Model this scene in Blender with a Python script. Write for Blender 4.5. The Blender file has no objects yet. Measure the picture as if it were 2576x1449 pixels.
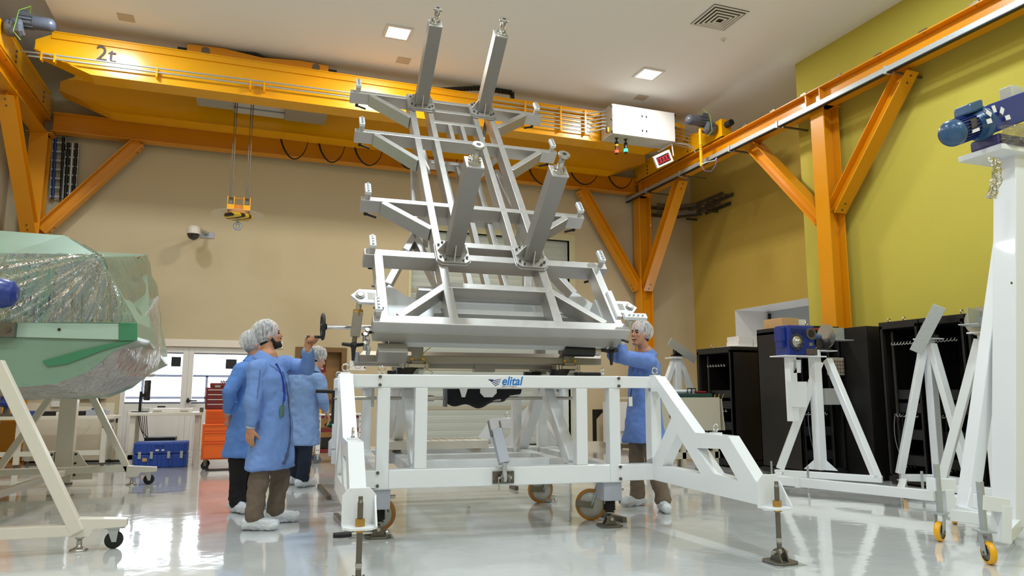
import bpy, math, random
from math import sin, cos, pi, radians as R
from mathutils import Vector as V, Matrix, noise
random.seed(4)
C = bpy.context.scene.collection
S = bpy.context.scene
# ---------------- camera (26 mm phone lens, pitched up 8 degrees) ----------------
F, PIT, ROL, YAW, H = 1828.0, 0.143521, 0.001875, -0.349459, 1.13
def ray(px, py):
    X, Y = (px-1288)/F, (py-724.5)/F
    X, Y = cos(ROL)*X+sin(ROL)*Y, -sin(ROL)*X+cos(ROL)*Y
    y, z = cos(PIT)+sin(PIT)*Y, sin(PIT)-cos(PIT)*Y
    return V((cos(YAW)*X-sin(YAW)*y, sin(YAW)*X+cos(YAW)*y, z))
EYE = V((0, 0, H))
def at(px, py, x=None, y=None, z=None, pl=None):
    """where the sight line through a photo point meets a real plane of the room"""
    d = ray(px, py)
    if x is not None: t = x/d.x
    elif y is not None: t = y/d.y
    elif z is not None: t = (z-H)/d.z
    else: t = (V(pl[0])-EYE).dot(V(pl[1]))/d.dot(V(pl[1]))
    return EYE+d*t
cd = bpy.data.cameras.new('camera'); cam = bpy.data.objects.new('camera', cd); C.objects.link(cam)
cd.sensor_width = 36; cd.lens = F/2576*36; cd.clip_end = 200
fw = ray(1288, 724.5); rt = ray(1288+F, 724.5)-fw; up = ray(1288, 724.5-F)-fw
M = Matrix((rt.normalized(), up.normalized(), -fw.normalized())).transposed().to_4x4()
M.translation = EYE; cam.matrix_world = M; S.camera = cam
# ---------------- world, exposure ----------------
S.view_settings.view_transform = 'Standard'; S.view_settings.look = 'None'
S.view_settings.exposure = 0.2; S.view_settings.gamma = 1.0
w = bpy.data.worlds.new('world'); S.world = w; w.use_nodes = True
bg = w.node_tree.nodes['Background']
bg.inputs[0].default_value = (0.86, 0.93, 1, 1); bg.inputs[1].default_value = 5.0
LAMP_W = 80.0       # watts of each recessed ceiling lamp
# ---------------- helpers ----------------
class MB:
    def __init__(s, M=None): s.v = []; s.f = []; s.sm = []; s.mi = []; s.cur = 0; s.M = M; s.cuts = []
    def nxt(s): s.cuts.append((len(s.v), len(s.f))); return s     # start the next separate piece
    def pieces(s, name, m, parent, **k):
        """each piece marked with nxt() becomes a part of its own"""
        c = [x for x in s.cuts if x[0] < len(s.v)]+[(len(s.v), len(s.f))]; out = []
        for (v0, f0), (v1, f1) in zip(c, c[1:]):
            if v1 == v0: continue
            q = MB(); q.v = s.v[v0:v1]; q.f = [[i-v0 for i in f] for f in s.f[f0:f1]]; q.sm = s.sm[f0:f1]; q.mi = s.mi[f0:f1]
            out.append(q.build(name, m, parent, **k))
        return out
    def add(s, vs, fs, smooth=False):
        n = len(s.v); s.v += [s.M @ V(p) for p in vs] if s.M else [V(p) for p in vs]
        for f in fs: s.f.append([i+n for i in f]); s.sm.append(smooth); s.mi.append(s.cur)
        return s
    def hexa(s, p): return s.add(p, [(3,2,1,0),(4,5,6,7),(0,1,5,4),(1,2,6,5),(2,3,7,6),(3,0,4,7)])
    def box(s, x0, x1, y0, y1, z0, z1):
        return s.hexa([(x0,y0,z0),(x1,y0,z0),(x1,y1,z0),(x0,y1,z0),(x0,y0,z1),(x1,y0,z1),(x1,y1,z1),(x0,y1,z1)])
    def obox(s, c, hx, hy, hz):
        c = V(c); hx = V(hx); hy = V(hy); hz = V(hz)
        return s.hexa([c-hx-hy-hz, c+hx-hy-hz, c+hx+hy-hz, c-hx+hy-hz, c-hx-hy+hz, c+hx-hy+hz, c+hx+hy+hz, c-hx+hy+hz])
    def beam(s, a, b, w, h, up=(0,0,1)):
        a = V(a); b = V(b); d = (b-a).normalized(); u = V(up)
        x = d.cross(u)
        if x.length < 1e-4: x = d.cross(V((0,1,0)))
        x.normalize(); u = x.cross(d).normalized()
        return s.obox((a+b)/2, x*w/2, (b-a)/2, u*h/2)
    def ibeam(s, a, b, h, w, tf=.016, tw=.012, up=(0,0,1)):
        a = V(a); b = V(b); d = (b-a).normalized(); x = d.cross(V(up)).normalized(); u = x.cross(d)
        o = u*(h/2-tf/2)
        s.beam(a+o, b+o, w, tf, u); s.beam(a-o, b-o, w, tf, u); s.beam(a, b, tw, h-2*tf, u); return s
    def frame(s, d):
        d = V(d).normalized(); a = V((0,0,1)) if abs(d.z) < .9 else V((1,0,0))
        x = d.cross(a).normalized(); return x, d.cross(x)
    def cyl(s, a, b, r, n=16, r2=None, cap=True, smooth=True):
        a = V(a); b = V(b); x, y = s.frame(b-a); r2 = r if r2 is None else r2
        va = [a+(x*cos(2*pi*i/n)+y*sin(2*pi*i/n))*r for i in range(n)]
        vb = [b+(x*cos(2*pi*i/n)+y*sin(2*pi*i/n))*r2 for i in range(n)]
        s.add(va+vb, [(i,(i+1)%n,n+(i+1)%n,n+i) for i in range(n)], smooth)
        if cap: s.add(va, [tuple(range(n))[::-1]]); s.add(vb, [tuple(range(n))])
        return s
    def lathe(s, a, d, prof, n=20, smooth=True, cap=True):
        a = V(a); d = V(d).normalized(); x, y = s.frame(d); vs = []
        for t, r in prof: vs += [a+d*t+(x*cos(2*pi*i/n)+y*sin(2*pi*i/n))*max(r,1e-4) for i in range(n)]
        k = len(prof)
        s.add(vs, [(j*n+i, j*n+(i+1)%n, (j+1)*n+(i+1)%n, (j+1)*n+i) for j in range(k-1) for i in range(n)], smooth)
        if cap and prof[0][1] > 1e-3: s.add(vs[:n], [tuple(range(n))[::-1]])
        if cap and prof[-1][1] > 1e-3: s.add(vs[-n:], [tuple(range(n))])
        return s
    def tube(s, pts, r, n=8):
        pts = [V(p) for p in pts]; rs = r if isinstance(r, (list, tuple)) else [r]*len(pts); vs = []
        x = None
        for i, p in enumerate(pts):
            d = (pts[min(i+1, len(pts)-1)]-pts[max(i-1, 0)]).normalized()
            if x is None: x, y = s.frame(d)
            else:
                x = (x-d*x.dot(d)).normalized(); y = d.cross(x)
            vs += [p+(x*cos(2*pi*k/n)+y*sin(2*pi*k/n))*rs[i] for k in range(n)]
        m = len(pts)
        s.add(vs, [(j*n+i, j*n+(i+1)%n, (j+1)*n+(i+1)%n, (j+1)*n+i) for j in range(m-1) for i in range(n)], True)
        s.add(vs[:n], [tuple(range(n))[::-1]]); s.add(vs[-n:], [tuple(range(n))]); return s
    def prism(s, pts, d):
        n = len(pts); pts = [V(p) for p in pts]; d = V(d)
        return s.add(pts+[p+d for p in pts], [tuple(range(n))[::-1], tuple(range(n, 2*n))]+[(i,(i+1)%n,n+(i+1)%n,n+i) for i in range(n)])
    def torus(s, c, ax, Rr, r, n=24, m=8, a0=0, a1=2*pi):
        c = V(c); x, y = s.frame(ax); full = abs(a1-a0-2*pi) < 1e-3
        k = n if full else n+1
        pts = [c+(x*cos(a0+(a1-a0)*i/n)+y*sin(a0+(a1-a0)*i/n))*Rr for i in range(k)]
        if not full: return s.tube(pts, r, m)
        z = V(ax).normalized(); vs = []
        for p in pts:
            e = (p-c).normalized(); vs += [p+(e*cos(2*pi*q/m)+z*sin(2*pi*q/m))*r for q in range(m)]
        return s.add(vs, [(i*m+j, i*m+(j+1)%m, ((i+1)%k)*m+(j+1)%m, ((i+1)%k)*m+j) for i in range(k) for j in range(m)], True)
    def ell(s, c, r, n=16, m=10, rot=None):
        c = V(c); vs = []
        r = V(r) if hasattr(r, '__len__') else V((r,r,r))
        for j in range(m+1):
            for i in range(n):
                t = pi*j/m; p = V((sin(t)*cos(2*pi*i/n)*r.x, sin(t)*sin(2*pi*i/n)*r.y, cos(t)*r.z))
                vs.append(c+(rot @ p if rot else p))
        return s.add(vs, [(j*n+i, (j+1)*n+i, (j+1)*n+(i+1)%n, j*n+(i+1)%n) for j in range(m) for i in range(n)], True)
    def loft(s, rings, smooth=True, cap=True):
        n = len(rings[0]); vs = [V(p) for r in rings for p in r]; m = len(rings)
        s.add(vs, [(j*n+i, j*n+(i+1)%n, (j+1)*n+(i+1)%n, (j+1)*n+i) for j in range(m-1) for i in range(n)], smooth)
        if cap: s.add(vs[:n], [tuple(range(n))[::-1]], smooth); s.add(vs[-n:], [tuple(range(n))], smooth)
        return s
    def grid(s, fn, nu, nv, smooth=True):
        vs = [fn(i/nu, j/nv) for j in range(nv+1) for i in range(nu+1)]
        return s.add(vs, [(j*(nu+1)+i, j*(nu+1)+i+1, (j+1)*(nu+1)+i+1, (j+1)*(nu+1)+i) for j in range(nv) for i in range(nu)], smooth)
    def text(s, txt, o, ux, uy, size, depth=.002, bold=False, align='LEFT', shear=0, sx=1):
        cu = bpy.data.curves.new('t', 'FONT'); cu.body = txt; cu.size = 1; cu.align_x = align; cu.shear = shear
        if bold: cu.offset = .022
        cu.extrude = .5; ob = bpy.data.objects.new('t', cu); C.objects.link(ob)
        bpy.context.view_layer.update()
        me = bpy.data.meshes.new_from_object(ob.evaluated_get(bpy.context.evaluated_depsgraph_get()))
        bpy.data.objects.remove(ob); bpy.data.curves.remove(cu)
        o = V(o); ux = V(ux).normalized(); uy = V(uy).normalized(); uz = ux.cross(uy)
        s.add([o+ux*v.co.x*size*sx+uy*v.co.y*size+uz*(v.co.z*depth) for v in me.vertices], [tuple(p.vertices) for p in me.polygons])
        bpy.data.meshes.remove(me); return s
    def build(s, name, m, parent=None, bevel=0, weld=False, vox=0, sub=0, smooth_it=0, seg=2):
        me = bpy.data.meshes.new(name)
        off = V((0,0,0))
        inv = None
        if parent is not None: inv = ROOT[root_of(parent).name_full].inverted()
        me.from_pydata([tuple(inv @ p) if inv else tuple(p) for p in s.v], [], s.f); 
        for i, p in enumerate(me.polygons): p.use_smooth = s.sm[i]; p.material_index = s.mi[i]
        me.update()
        for k in (m if isinstance(m, (list, tuple)) else [m]): me.materials.append(k)
        o = bpy.data.objects.new(name, me); C.objects.link(o)
        if parent is not None: o.parent = parent
        else: ROOT[o.name_full] = Matrix()
        if bevel:
            b = o.modifiers.new('bevel', 'BEVEL'); b.width = bevel; b.segments = seg; b.limit_method = 'ANGLE'; b.angle_limit = R(40)
        if vox:
            r = o.modifiers.new('remesh', 'REMESH'); r.mode = 'VOXEL'; r.voxel_size = vox; r.use_smooth_shade = True
        if smooth_it:
            q = o.modifiers.new('smooth', 'SMOOTH'); q.factor = .5; q.iterations = smooth_it
        if sub:
            q = o.modifiers.new('sub', 'SUBSURF'); q.levels = q.render_levels = sub
        return o
ROOT = {}
def root_of(o):
    while o.parent: o = o.parent
    return o
def tag(o, label=None, cat=None, group=None, kind=None):
    if label: o['label'] = label
    if cat: o['category'] = cat
    if group: o['group'] = group
    if kind: o['kind'] = kind
    return o
def thing(name, label, cat, loc=(0,0,0), rz=0, group=None, M=None):
    o = bpy.data.objects.new(name, None); C.objects.link(o); o.empty_display_size = .1
    m = M if M else Matrix.Translation(V(loc)) @ Matrix.Rotation(rz, 4, 'Z')
    o.matrix_world = m; ROOT[o.name_full] = m
    return tag(o, label, cat, group)
def dup(o, m, label=None, group=None):
    """copy of a thing with its parts and sub-parts, placed by matrix m"""
    r = o.copy(); C.objects.link(r); r.matrix_world = m; ROOT[r.name_full] = m
    if label: r['label'] = label
    if group: r['group'] = group
    def rec(a, b):
        for ch in [k for k in a.children]:
            c = ch.copy(); C.objects.link(c); c.parent = b; rec(ch, c)
    rec(o, r); return r
def TR(x, y, z, rz=0): return Matrix.Translation((x, y, z)) @ Matrix.Rotation(rz, 4, 'Z')
# ---------------- materials ----------------
def lin(c):
    c = c/255; return c/12.92 if c <= .04045 else ((c+.055)/1.055)**2.4
MATS = {}
def mat(name, rgb, rough=.5, metal=0, var=0, vscale=8, bump=0, bscale=60, coat=0, emit=None, es=1, alpha=1, trans=0, spec=.5, stretch=None):
    if name in MATS: return MATS[name]
    m = bpy.data.materials.new(name); m.use_nodes = True; nt = m.node_tree; b = nt.nodes['Principled BSDF']
    col = tuple(lin(x) for x in rgb)+(1,)
    b.inputs['Base Color'].default_value = col; b.inputs['Roughness'].default_value = rough
    b.inputs['Metallic'].default_value = metal; b.inputs['Specular IOR Level'].default_value = spec
    b.inputs['Coat Weight'].default_value = coat; b.inputs['Coat Roughness'].default_value = .05
    b.inputs['Alpha'].default_value = alpha; b.inputs['Transmission Weight'].default_value = trans
    m.diffuse_color = col
    tc = nt.nodes.new('ShaderNodeTexCoord'); src = tc.outputs['Object']
    if stretch:
        mp = nt.nodes.new('ShaderNodeMapping'); mp.inputs['Scale'].default_value = stretch
        nt.links.new(src, mp.inputs[0]); src = mp.outputs[0]
    if var:
        n = nt.nodes.new('ShaderNodeTexNoise'); n.inputs['Scale'].default_value = vscale; n.inputs['Detail'].default_value = 4
        nt.links.new(src, n.inputs['Vector'])
        mx = nt.nodes.new('ShaderNodeMix'); mx.data_type = 'RGBA'
        mx.inputs[6].default_value = tuple(max(0, k*(1-var)) for k in col[:3])+(1,)
        mx.inputs[7].default_value = tuple(min(1, k*(1+var)) for k in col[:3])+(1,)
        nt.links.new(n.outputs['Fac'], mx.inputs[0]); nt.links.new(mx.outputs[2], b.inputs['Base Color'])
        mr = nt.nodes.new('ShaderNodeMapRange'); mr.inputs[3].default_value = max(.02, rough-.08); mr.inputs[4].default_value = min(1, rough+.08)
        nt.links.new(n.outputs['Fac'], mr.inputs[0]); nt.links.new(mr.outputs[0], b.inputs['Roughness'])
    if bump:
        n = nt.nodes.new('ShaderNodeTexNoise'); n.inputs['Scale'].default_value = bscale; n.inputs['Detail'].default_value = 3
        nt.links.new(src, n.inputs['Vector'])
        bp = nt.nodes.new('ShaderNodeBump'); bp.inputs['Strength'].default_value = bump; bp.inputs['Distance'].default_value = .02
        nt.links.new(n.outputs['Fac'], bp.inputs['Height']); nt.links.new(bp.outputs[0], b.inputs['Normal'])
    if emit:
        b.inputs['Emission Color'].default_value = tuple(lin(x) for x in emit)+(1,); b.inputs['Emission Strength'].default_value = es
    MATS[name] = m; return m
M_CEIL = mat('ceiling_paint', (242,240,238), .9, bump=.05, bscale=40)
M_BEIGE = mat('beige_wall_paint', (199,183,150), .85, var=.03, vscale=2, bump=.06, bscale=80)
M_YEL = mat('mustard_wall_paint', (192,178,70), .85, var=.03, vscale=2, bump=.06, bscale=80)
M_OCH = mat('ochre_wall_paint', (196,166,74), .85, var=.03, vscale=2, bump=.06, bscale=80)
M_CREAM = mat('cream_dado_paint', (228,218,196), .6)
M_WPAINT = mat('white_door_paint', (230,226,222), .4)
M_ORANGE = mat('orange_steel_paint', (224,146,2), .35, var=.05, vscale=3, coat=.2)
M_YCRANE = mat('yellow_crane_paint', (240,170,0), .25, var=.04, vscale=3, coat=.3)
M_WHITE = mat('white_gloss_paint', (234,237,240), .28, coat=.25)
M_CREAMST = mat('cream_steel_paint', (226,220,206), .35, coat=.15)
M_ALU = mat('brushed_aluminium', (194,191,187), .42, .8, var=.06, vscale=14, stretch=(1,1,1))
M_STEEL = mat('stainless_steel', (188,184,176), .32, .9, var=.05, vscale=9)
M_GALV = mat('galvanised_steel', (182,188,190), .38, .5, var=.12, vscale=30)
M_DSTEEL = mat('dark_bare_steel', (120,116,108), .4, .85, var=.15, vscale=20)
M_BOLT = mat('bolt_steel', (110,105,100), .4, .8)
M_BLK = mat('black_plastic', (22,22,24), .45)
M_BLKST = mat('black_cabinet_paint', (26,23,22), .5, var=.05, vscale=5)
M_RUB = mat('black_rubber', (28,27,26), .7)
M_GREYP = mat('grey_box_paint', (168,172,184), .4)
M_BRASS = mat('brass', (190,150,80), .35, .9)
M_GREY = mat('grey_plastic', (92,96,106), .4)
M_BLUEP = mat('blue_enamel', (24,48,130), .35, coat=.3, var=.08, vscale=12)
M_GLASS = mat('window_glass', (255,255,255), .02, trans=1, spec=.5)
M_CHROME = mat('chrome', (215,215,218), .12, 1)
M_RED = mat('red_enamel', (120,24,30), .35, coat=.3)
M_ORTOOL = mat('orange_enamel', (238,100,24), .3, coat=.3)
M_CARD = mat('cardboard', (196,156,108), .85, var=.06)
M_PAPER = mat('white_paper', (236,234,230), .7)
M_CABLE = mat('black_cable', (20,20,20), .5)
M_YELW = mat('yellow_polyurethane', (240,176,20), .35)
def eye_bolt(mb, c, r=.028, ax=(0,1,0), t=.007):
    mb.cyl(V(c), V(c)+V((0,0,.012)), t*1.9, 12); mb.torus(V(c)+V((0,0,.012+r)), ax, r, t, 20, 8); return mb
def bolt(mb, c, d, r=.01, h=.01, n=6):
    return mb.cyl(V(c), V(c)+V(d).normalized()*h, r, n, smooth=False)
# ================= the room =================
XL, XR, XF, YB, YF, ZC = -3.95, 8.44, 9.65, 14.2, -5.0, 6.62
YS = 9.25    # the right wall steps back here
# floor: grey epoxy, mirror-like
def floor_mat():
    m = bpy.data.materials.new('grey_epoxy_floor'); m.use_nodes = True; nt = m.node_tree; b = nt.nodes['Principled BSDF']
    tc = nt.nodes.new('ShaderNodeTexCoord')
    n = nt.nodes.new('ShaderNodeTexNoise'); n.inputs['Scale'].default_value = .9; n.inputs['Detail'].default_value = 5; nt.links.new(tc.outputs['Object'], n.inputs['Vector'])
    mx = nt.nodes.new('ShaderNodeMix'); mx.data_type = 'RGBA'
    mx.inputs[6].default_value = (lin(196),lin(198),lin(198),1); mx.inputs[7].default_value = (lin(216),lin(218),lin(216),1)
    nt.links.new(n.outputs['Fac'], mx.inputs[0]); nt.links.new(mx.outputs[2], b.inputs['Base Color'])
    b.inputs['Roughness'].default_value = .09; b.inputs['Specular IOR Level'].default_value = .6
    b.inputs['Coat Weight'].default_value = .5; b.inputs['Coat Roughness'].default_value = .04
    n2 = nt.nodes.new('ShaderNodeTexNoise'); n2.inputs['Scale'].default_value = 5; n2.inputs['Detail'].default_value = 2; nt.links.new(tc.outputs['Object'], n2.inputs['Vector'])
    bp = nt.nodes.new('ShaderNodeBump'); bp.inputs['Strength'].default_value = .09; bp.inputs['Distance'].default_value = .02
    nt.links.new(n2.outputs['Fac'], bp.inputs['Height']); nt.links.new(bp.outputs[0], b.inputs['Normal']); nt.links.new(bp.outputs[0], b.inputs['Coat Normal'])
    return m
M_FLOOR = floor_mat()
def struct(name, mb, m, parent=None, **k):
    o = mb.build(name, m, parent, **k)
    if parent is None: o['kind'] = 'structure'
    return o
struct('floor', MB().box(XL-.3, XF+.3, YF-.3, YB+.3, -.2, 0), M_FLOOR)
struct('ceiling', MB().box(-2.93, XF+.3, YF-.3, YB+.3, ZC, ZC+.2).box(XL-.3, -2.93, YF-.3, YB+.3, ZC+.35, ZC+.55).box(-2.93, -2.83, YF-.3, YB+.3, ZC+.2, ZC+.55), M_CEIL)
# back wall with the openings: glazed double door, brown door, tall shutter
DX0, DX1, DZ = -2.02, .13, 1.94        # white glazed doors
BX0, BX1, BZ = .91, 1.76, 1.96         # brown door recess
SX0, SX1, SZ = 3.03, 6.50, 4.42        # roller shutter
wb = MB()
for x0, x1, z0, z1 in ((XL-.3, DX0, 0, ZC+.5), (DX0, DX1, DZ, ZC+.5), (DX1, BX0, 0, ZC+.5), (BX0, BX1, BZ, ZC+.5), (BX1, SX0, 0, ZC+.5), (SX0, SX1, SZ, ZC+.5), (SX1, XF+.3, 0, ZC+.5)):
    wb.box(x0, x1, YB, YB+.3, z0, z1)
struct('wall_back', wb, M_BEIGE)
struct('wall_left', MB().box(XL-.3, XL, YF-.3, YB, 0, ZC+.5), M_BEIGE)
struct('wall_front', MB().box(XL, XF+.3, YF-.3, YF, 0, ZC+.5), M_BEIGE)
struct('wall_right', MB().box(XR, XF+.3, YF, YS, 0, ZC), M_YEL)
RD0, RD1, RDZ = 10.55, 12.72, 2.87     # white opening in the recessed wall
struct('wall_recess', MB().box(XF, XF+.3, YS, RD0, 0, ZC).box(XF, XF+.3, RD1, YB, 0, ZC).box(XF, XF+.3, RD0, RD1, RDZ, ZC), M_OCH)
# white reveal and grey panel of that opening
d4 = struct('door_4', MB().box(XF+.85, XF+.9, RD0-.1, RD1+.1, 0, RDZ), mat('grey_door_panel', (176,184,188), .5))
struct('reveal', MB().box(XF+.3, XF+.95, RD1, RD1+.1, 0, RDZ).box(XF+.3, XF+.95, RD0-.1, RD0, 0, RDZ).box(XF+.3, XF+.95, RD0, RD1, RDZ, RDZ+.1).box(XF-.004, XF+.3, RD1-.004, RD1, 0, RDZ).box(XF-.004, XF+.3, RD0, RD1, RDZ-.004, RDZ), M_WPAINT, d4)
struct('guide_rail', MB().box(XF+.8, XF+.85, RD1-.09, RD1-.05, 0, RDZ-.05), M_BLK, d4)
# cream dado and rail along the back wall
struct('trim_1', MB().box(XL, DX0-.06, YB-.012, YB, 0, .95).box(DX1+.02, BX0-.06, YB-.012, YB, 0, .12), M_CREAM)
struct('baseboard_back', MB().box(BX1+.05, SX0-.08, YB-.015, YB, 0, .12).box(SX1+.08, XF, YB-.015, YB, 0, .12), M_CREAM)
struct('trim_2', MB().box(DX0-.1, DX1+.5, YB-.02, YB, DZ, DZ+.13), mat('white_head_panel', (232,222,208), .5), bevel=.004)
# white glazed double doors
d1 = struct('door_1', MB().box(DX0, DX0+.08, YB+.04, YB+.12, 0, DZ).box(-1.06, -.966, YB+.04, YB+.12, 0, DZ).box(DX0+.08, -1.06, YB+.04, YB+.12, 1.83, DZ).box(DX0+.08, -1.06, YB+.04, YB+.12, 0, .93), M_WPAINT, bevel=.006)
d2 = struct('door_2', MB().box(-.965, -.88, YB+.04, YB+.12, 0, DZ).box(.05, DX1, YB+.04, YB+.12, 0, DZ).box(-.88, .05, YB+.04, YB+.12, 1.83, DZ).box(-.88, .05, YB+.04, YB+.12, 0, .93), M_WPAINT, bevel=.006)
for d, x0, x1 in ((d1, DX0+.08, -1.06), (d2, -.88, .05)):
    struct('door_panel', MB().box(x0+.06, x1-.06, YB+.03, YB+.05, .12, .82), M_WPAINT, d, bevel=.008)
    struct('glass_pane', MB().box(x0, x1, YB+.07, YB+.078, .93, 1.83), M_GLASS, d)
    struct('gasket', MB().box(x0, x1, YB+.05, YB+.07, .93, .965).box(x0, x1, YB+.05, YB+.07, 1.81, 1.83), mat('grey_gasket', (110,116,130), .5), d)
struct('door_handle', MB().cyl((-.93,YB+.02,.98),(-.93,YB+.04,.98),.03,12).box(-.945,-.78,YB-.03,YB-.012,.97,.995).box(-.945,-.915,YB-.02,YB+.04,.95,1.03), M_BLK, d2)
struct('hinge', MB().box(DX0-.02, DX0+.005, YB-.01, YB+.05, .62, .76), M_BLK, d1); struct('hinge', MB().box(DX0-.02, DX0+.005, YB-.01, YB+.05, .25, .37), M_BLK, d1)
# brown door recess
d3 = struct('door_3', MB().box(BX0+.05, BX1-.05, YB+.2, YB+.25, 0, BZ-.05), mat('brown_door', (150,112,62), .5, var=.06, vscale=3), bevel=.004)
struct('door_frame', MB().box(BX0-.05, BX0+.05, YB-.02, YB+.26, 0, BZ+.02).box(BX1-.05, BX1+.05, YB-.02, YB+.26, 0, BZ+.02).box(BX0+.05, BX1-.05, YB-.02, YB+.26, BZ-.07, BZ+.02), mat('brown_door_frame', (120,88,46), .5), d3, bevel=.004)
struct('push_bar', MB().box(BX0+.1, BX1-.1, YB+.13, YB+.17, .96, 1.0), M_RED, d3)
# roller shutter, ribbed slats with darker section joints
def shutter_mat():
    m = bpy.data.materials.new('ribbed_shutter'); m.use_nodes = True; nt = m.node_tree; b = nt.nodes['Principled BSDF']
    b.inputs['Base Color'].default_value = (lin(186),lin(192),lin(184),1); b.inputs['Roughness'].default_value = .35; return m
sb = MB()
z = .08
while z < SZ:
    n = 5
    for k in range(n):
        h = .75/n; zz = z+k*h
        if zz >= SZ-.01: break
        sb.prism([(SX0,YB+.12,zz),(SX0,YB+.096,zz),(SX0,YB+.092,zz+.02),(SX0,YB+.088,zz+h*.5),(SX0,YB+.092,min(SZ,zz+h-.02)),(SX0,YB+.096,min(SZ,zz+h)),(SX0,YB+.12,min(SZ,zz+h))], (SX1-SX0,0,0))
    z += .78
sh = struct('door_5', sb, shutter_mat())
struct('section_joint', MB().box(SX0, SX1, YB+.08, YB+.13, .80, .86).box(SX0, SX1, YB+.08, YB+.13, 1.58, 1.64).box(SX0, SX1, YB+.08, YB+.13, 2.36, 2.42).box(SX0, SX1, YB+.08, YB+.13, 3.14, 3.20).box(SX0, SX1, YB+.08, YB+.13, 3.92, 3.98), mat('shutter_joint', (176,168,146), .5), sh)
struct('rubber_seal', MB().box(SX0, SX1, YB+.07, YB+.13, 0, .09), M_RUB, sh)
struct('surround', MB().box(SX0-.06, SX0, YB-.01, YB+.12, 0, SZ).box(SX1, SX1+.14, YB-.01, YB+.12, 0, SZ+.14).box(SX0-.06, SX1, YB-.01, YB+.12, SZ, SZ+.14), mat('pale_green_surround', (206,200,160), .5), sh)
# outside: pale paving, a steel guard rail, a rack tower seen through the glass
struct('floor_outside', MB().box(-9, 8, YB+.31, 26, -.3, -.02), mat('pale_paving', (220,222,225), .8))
g = thing('guard_rail', 'blue-grey steel guard rail outside the glazed doors', 'railing', (-1, 16.6, 0))
gm = mat('rail_grey_blue', (84,92,116), .4)
for z in (1.02, 1.47):
    MB().beam((-3.2,16.6,z), (1.2,16.6,z), .05, .05).build('rail', gm, g)
for x in (-3.1, -1.95, -.75, .45, 1.15):
    MB().beam((x,16.6,-.02), (x,16.6,1.47), .05, .05).build('post', gm, g)
# ---------------- recessed ceiling lamps ----------------
M_LAMP = mat('lit_diffuser', (255,255,255), .5, emit=(255,236,205), es=9)
M_LFR = mat('lamp_trim', (225,222,218), .4)
def lamp(x, y, label, group=None, watts=LAMP_W, col=(1, .97, .92)):
    t = thing('ceiling_light', label, 'light', (x, y, ZC-.03), group=group)
    fr = MB(); a, b = .21, .165
    for q in ((-a,a,-a,-b),(-a,a,b,a),(-a,-b,-b,b),(b,a,-b,b)): fr.box(x+q[0], x+q[1], y+q[2], y+q[3], ZC-.02, ZC-.001)
    fr.build('trim_frame', M_LFR, t); MB().box(x-b, x+b, y-b, y+b, ZC-.012, ZC-.002).build('diffuser', M_LAMP, t)
    ld = bpy.data.lights.new('lamp_bulb', 'AREA'); ld.shape = 'SQUARE'; ld.size = .4; ld.energy = watts; ld.color = col
    lo = bpy.data.objects.new('lamp_bulb', ld); C.objects.link(lo); lo.parent = t; lo.location = (0, 0, 0); 
    return t
lamp(1.94, 10.47, 'round-glowing warm ceiling light above the crane girder, left of the two in view', watts=LAMP_W*1.25, col=(1,.88,.72))
lamp(6.31, 10.42, 'square ceiling light above the white crane cabinet, right of the two in view')
for x, y in ((-2.2, 10.45), (-2.2, 6.2), (1.94, 6.2), (6.31, 6.2), (-2.2, 2.0), (1.94, 2.0), (6.31, 2.0), (-2.2,-2.2), (1.94,-2.2), (6.31,-2.2)):
    lamp(x, y, 'square recessed ceiling light of the rows beyond the upper picture edge', 'ceiling lights out of view', col=(.80,.92,1))
# ceiling vent, sprinkler, small patches
v = thing('ceiling_vent', 'square louvred air vent in the ceiling with four-way blades', 'vent', (6.31, 8.39, ZC))
vx, vy = 6.31, 8.39
MB().box(vx-.3, vx+.3, vy-.3, vy+.3, ZC-.012, ZC-.001).build('backing', mat('vent_dark', (60,56,50), .7), v)
for k in range(5):
    a = .3-.055*k; b = a-.03; z = ZC-.012-.008*k; q = MB()
    for s in ((-a,a,-a,-b),(-a,a,b,a),(-a,-b,-b,b),(b,a,-b,b)): q.box(vx+s[0], vx+s[1], vy+s[2], vy+s[3], z-.008, z)
    q.build('louvre_ring', M_LFR, v)
p = at(1820, 98, z=ZC)
t = thing('sprinkler_head', 'tiny sprinkler head in the ceiling beyond the air vent', 'sprinkler', p)
MB().cyl(p, p-V((0,0,.01)), .05, 14).build('flange', M_LFR, t); MB().cyl(p-V((0,0,.01)), p-V((0,0,.05)), .012, 8).build('nozzle', M_CHROME, t)
for q, lb in (((1015,152),'small square cover plate in the ceiling between the two steel posts'), ((1613,245),'small square cover plate in the ceiling just above the white cabinet'), ((317,44),'small square cover plate in the ceiling at the upper left')):
    p = at(*q, z=ZC); o = MB().box(p.x-.11, p.x+.11, p.y-.11, p.y+.11, ZC-.008, ZC-.001).build('cover_plate', mat('cover_plate_grey', (196,184,168), .7)); tag(o, lb, 'plate')
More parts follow.
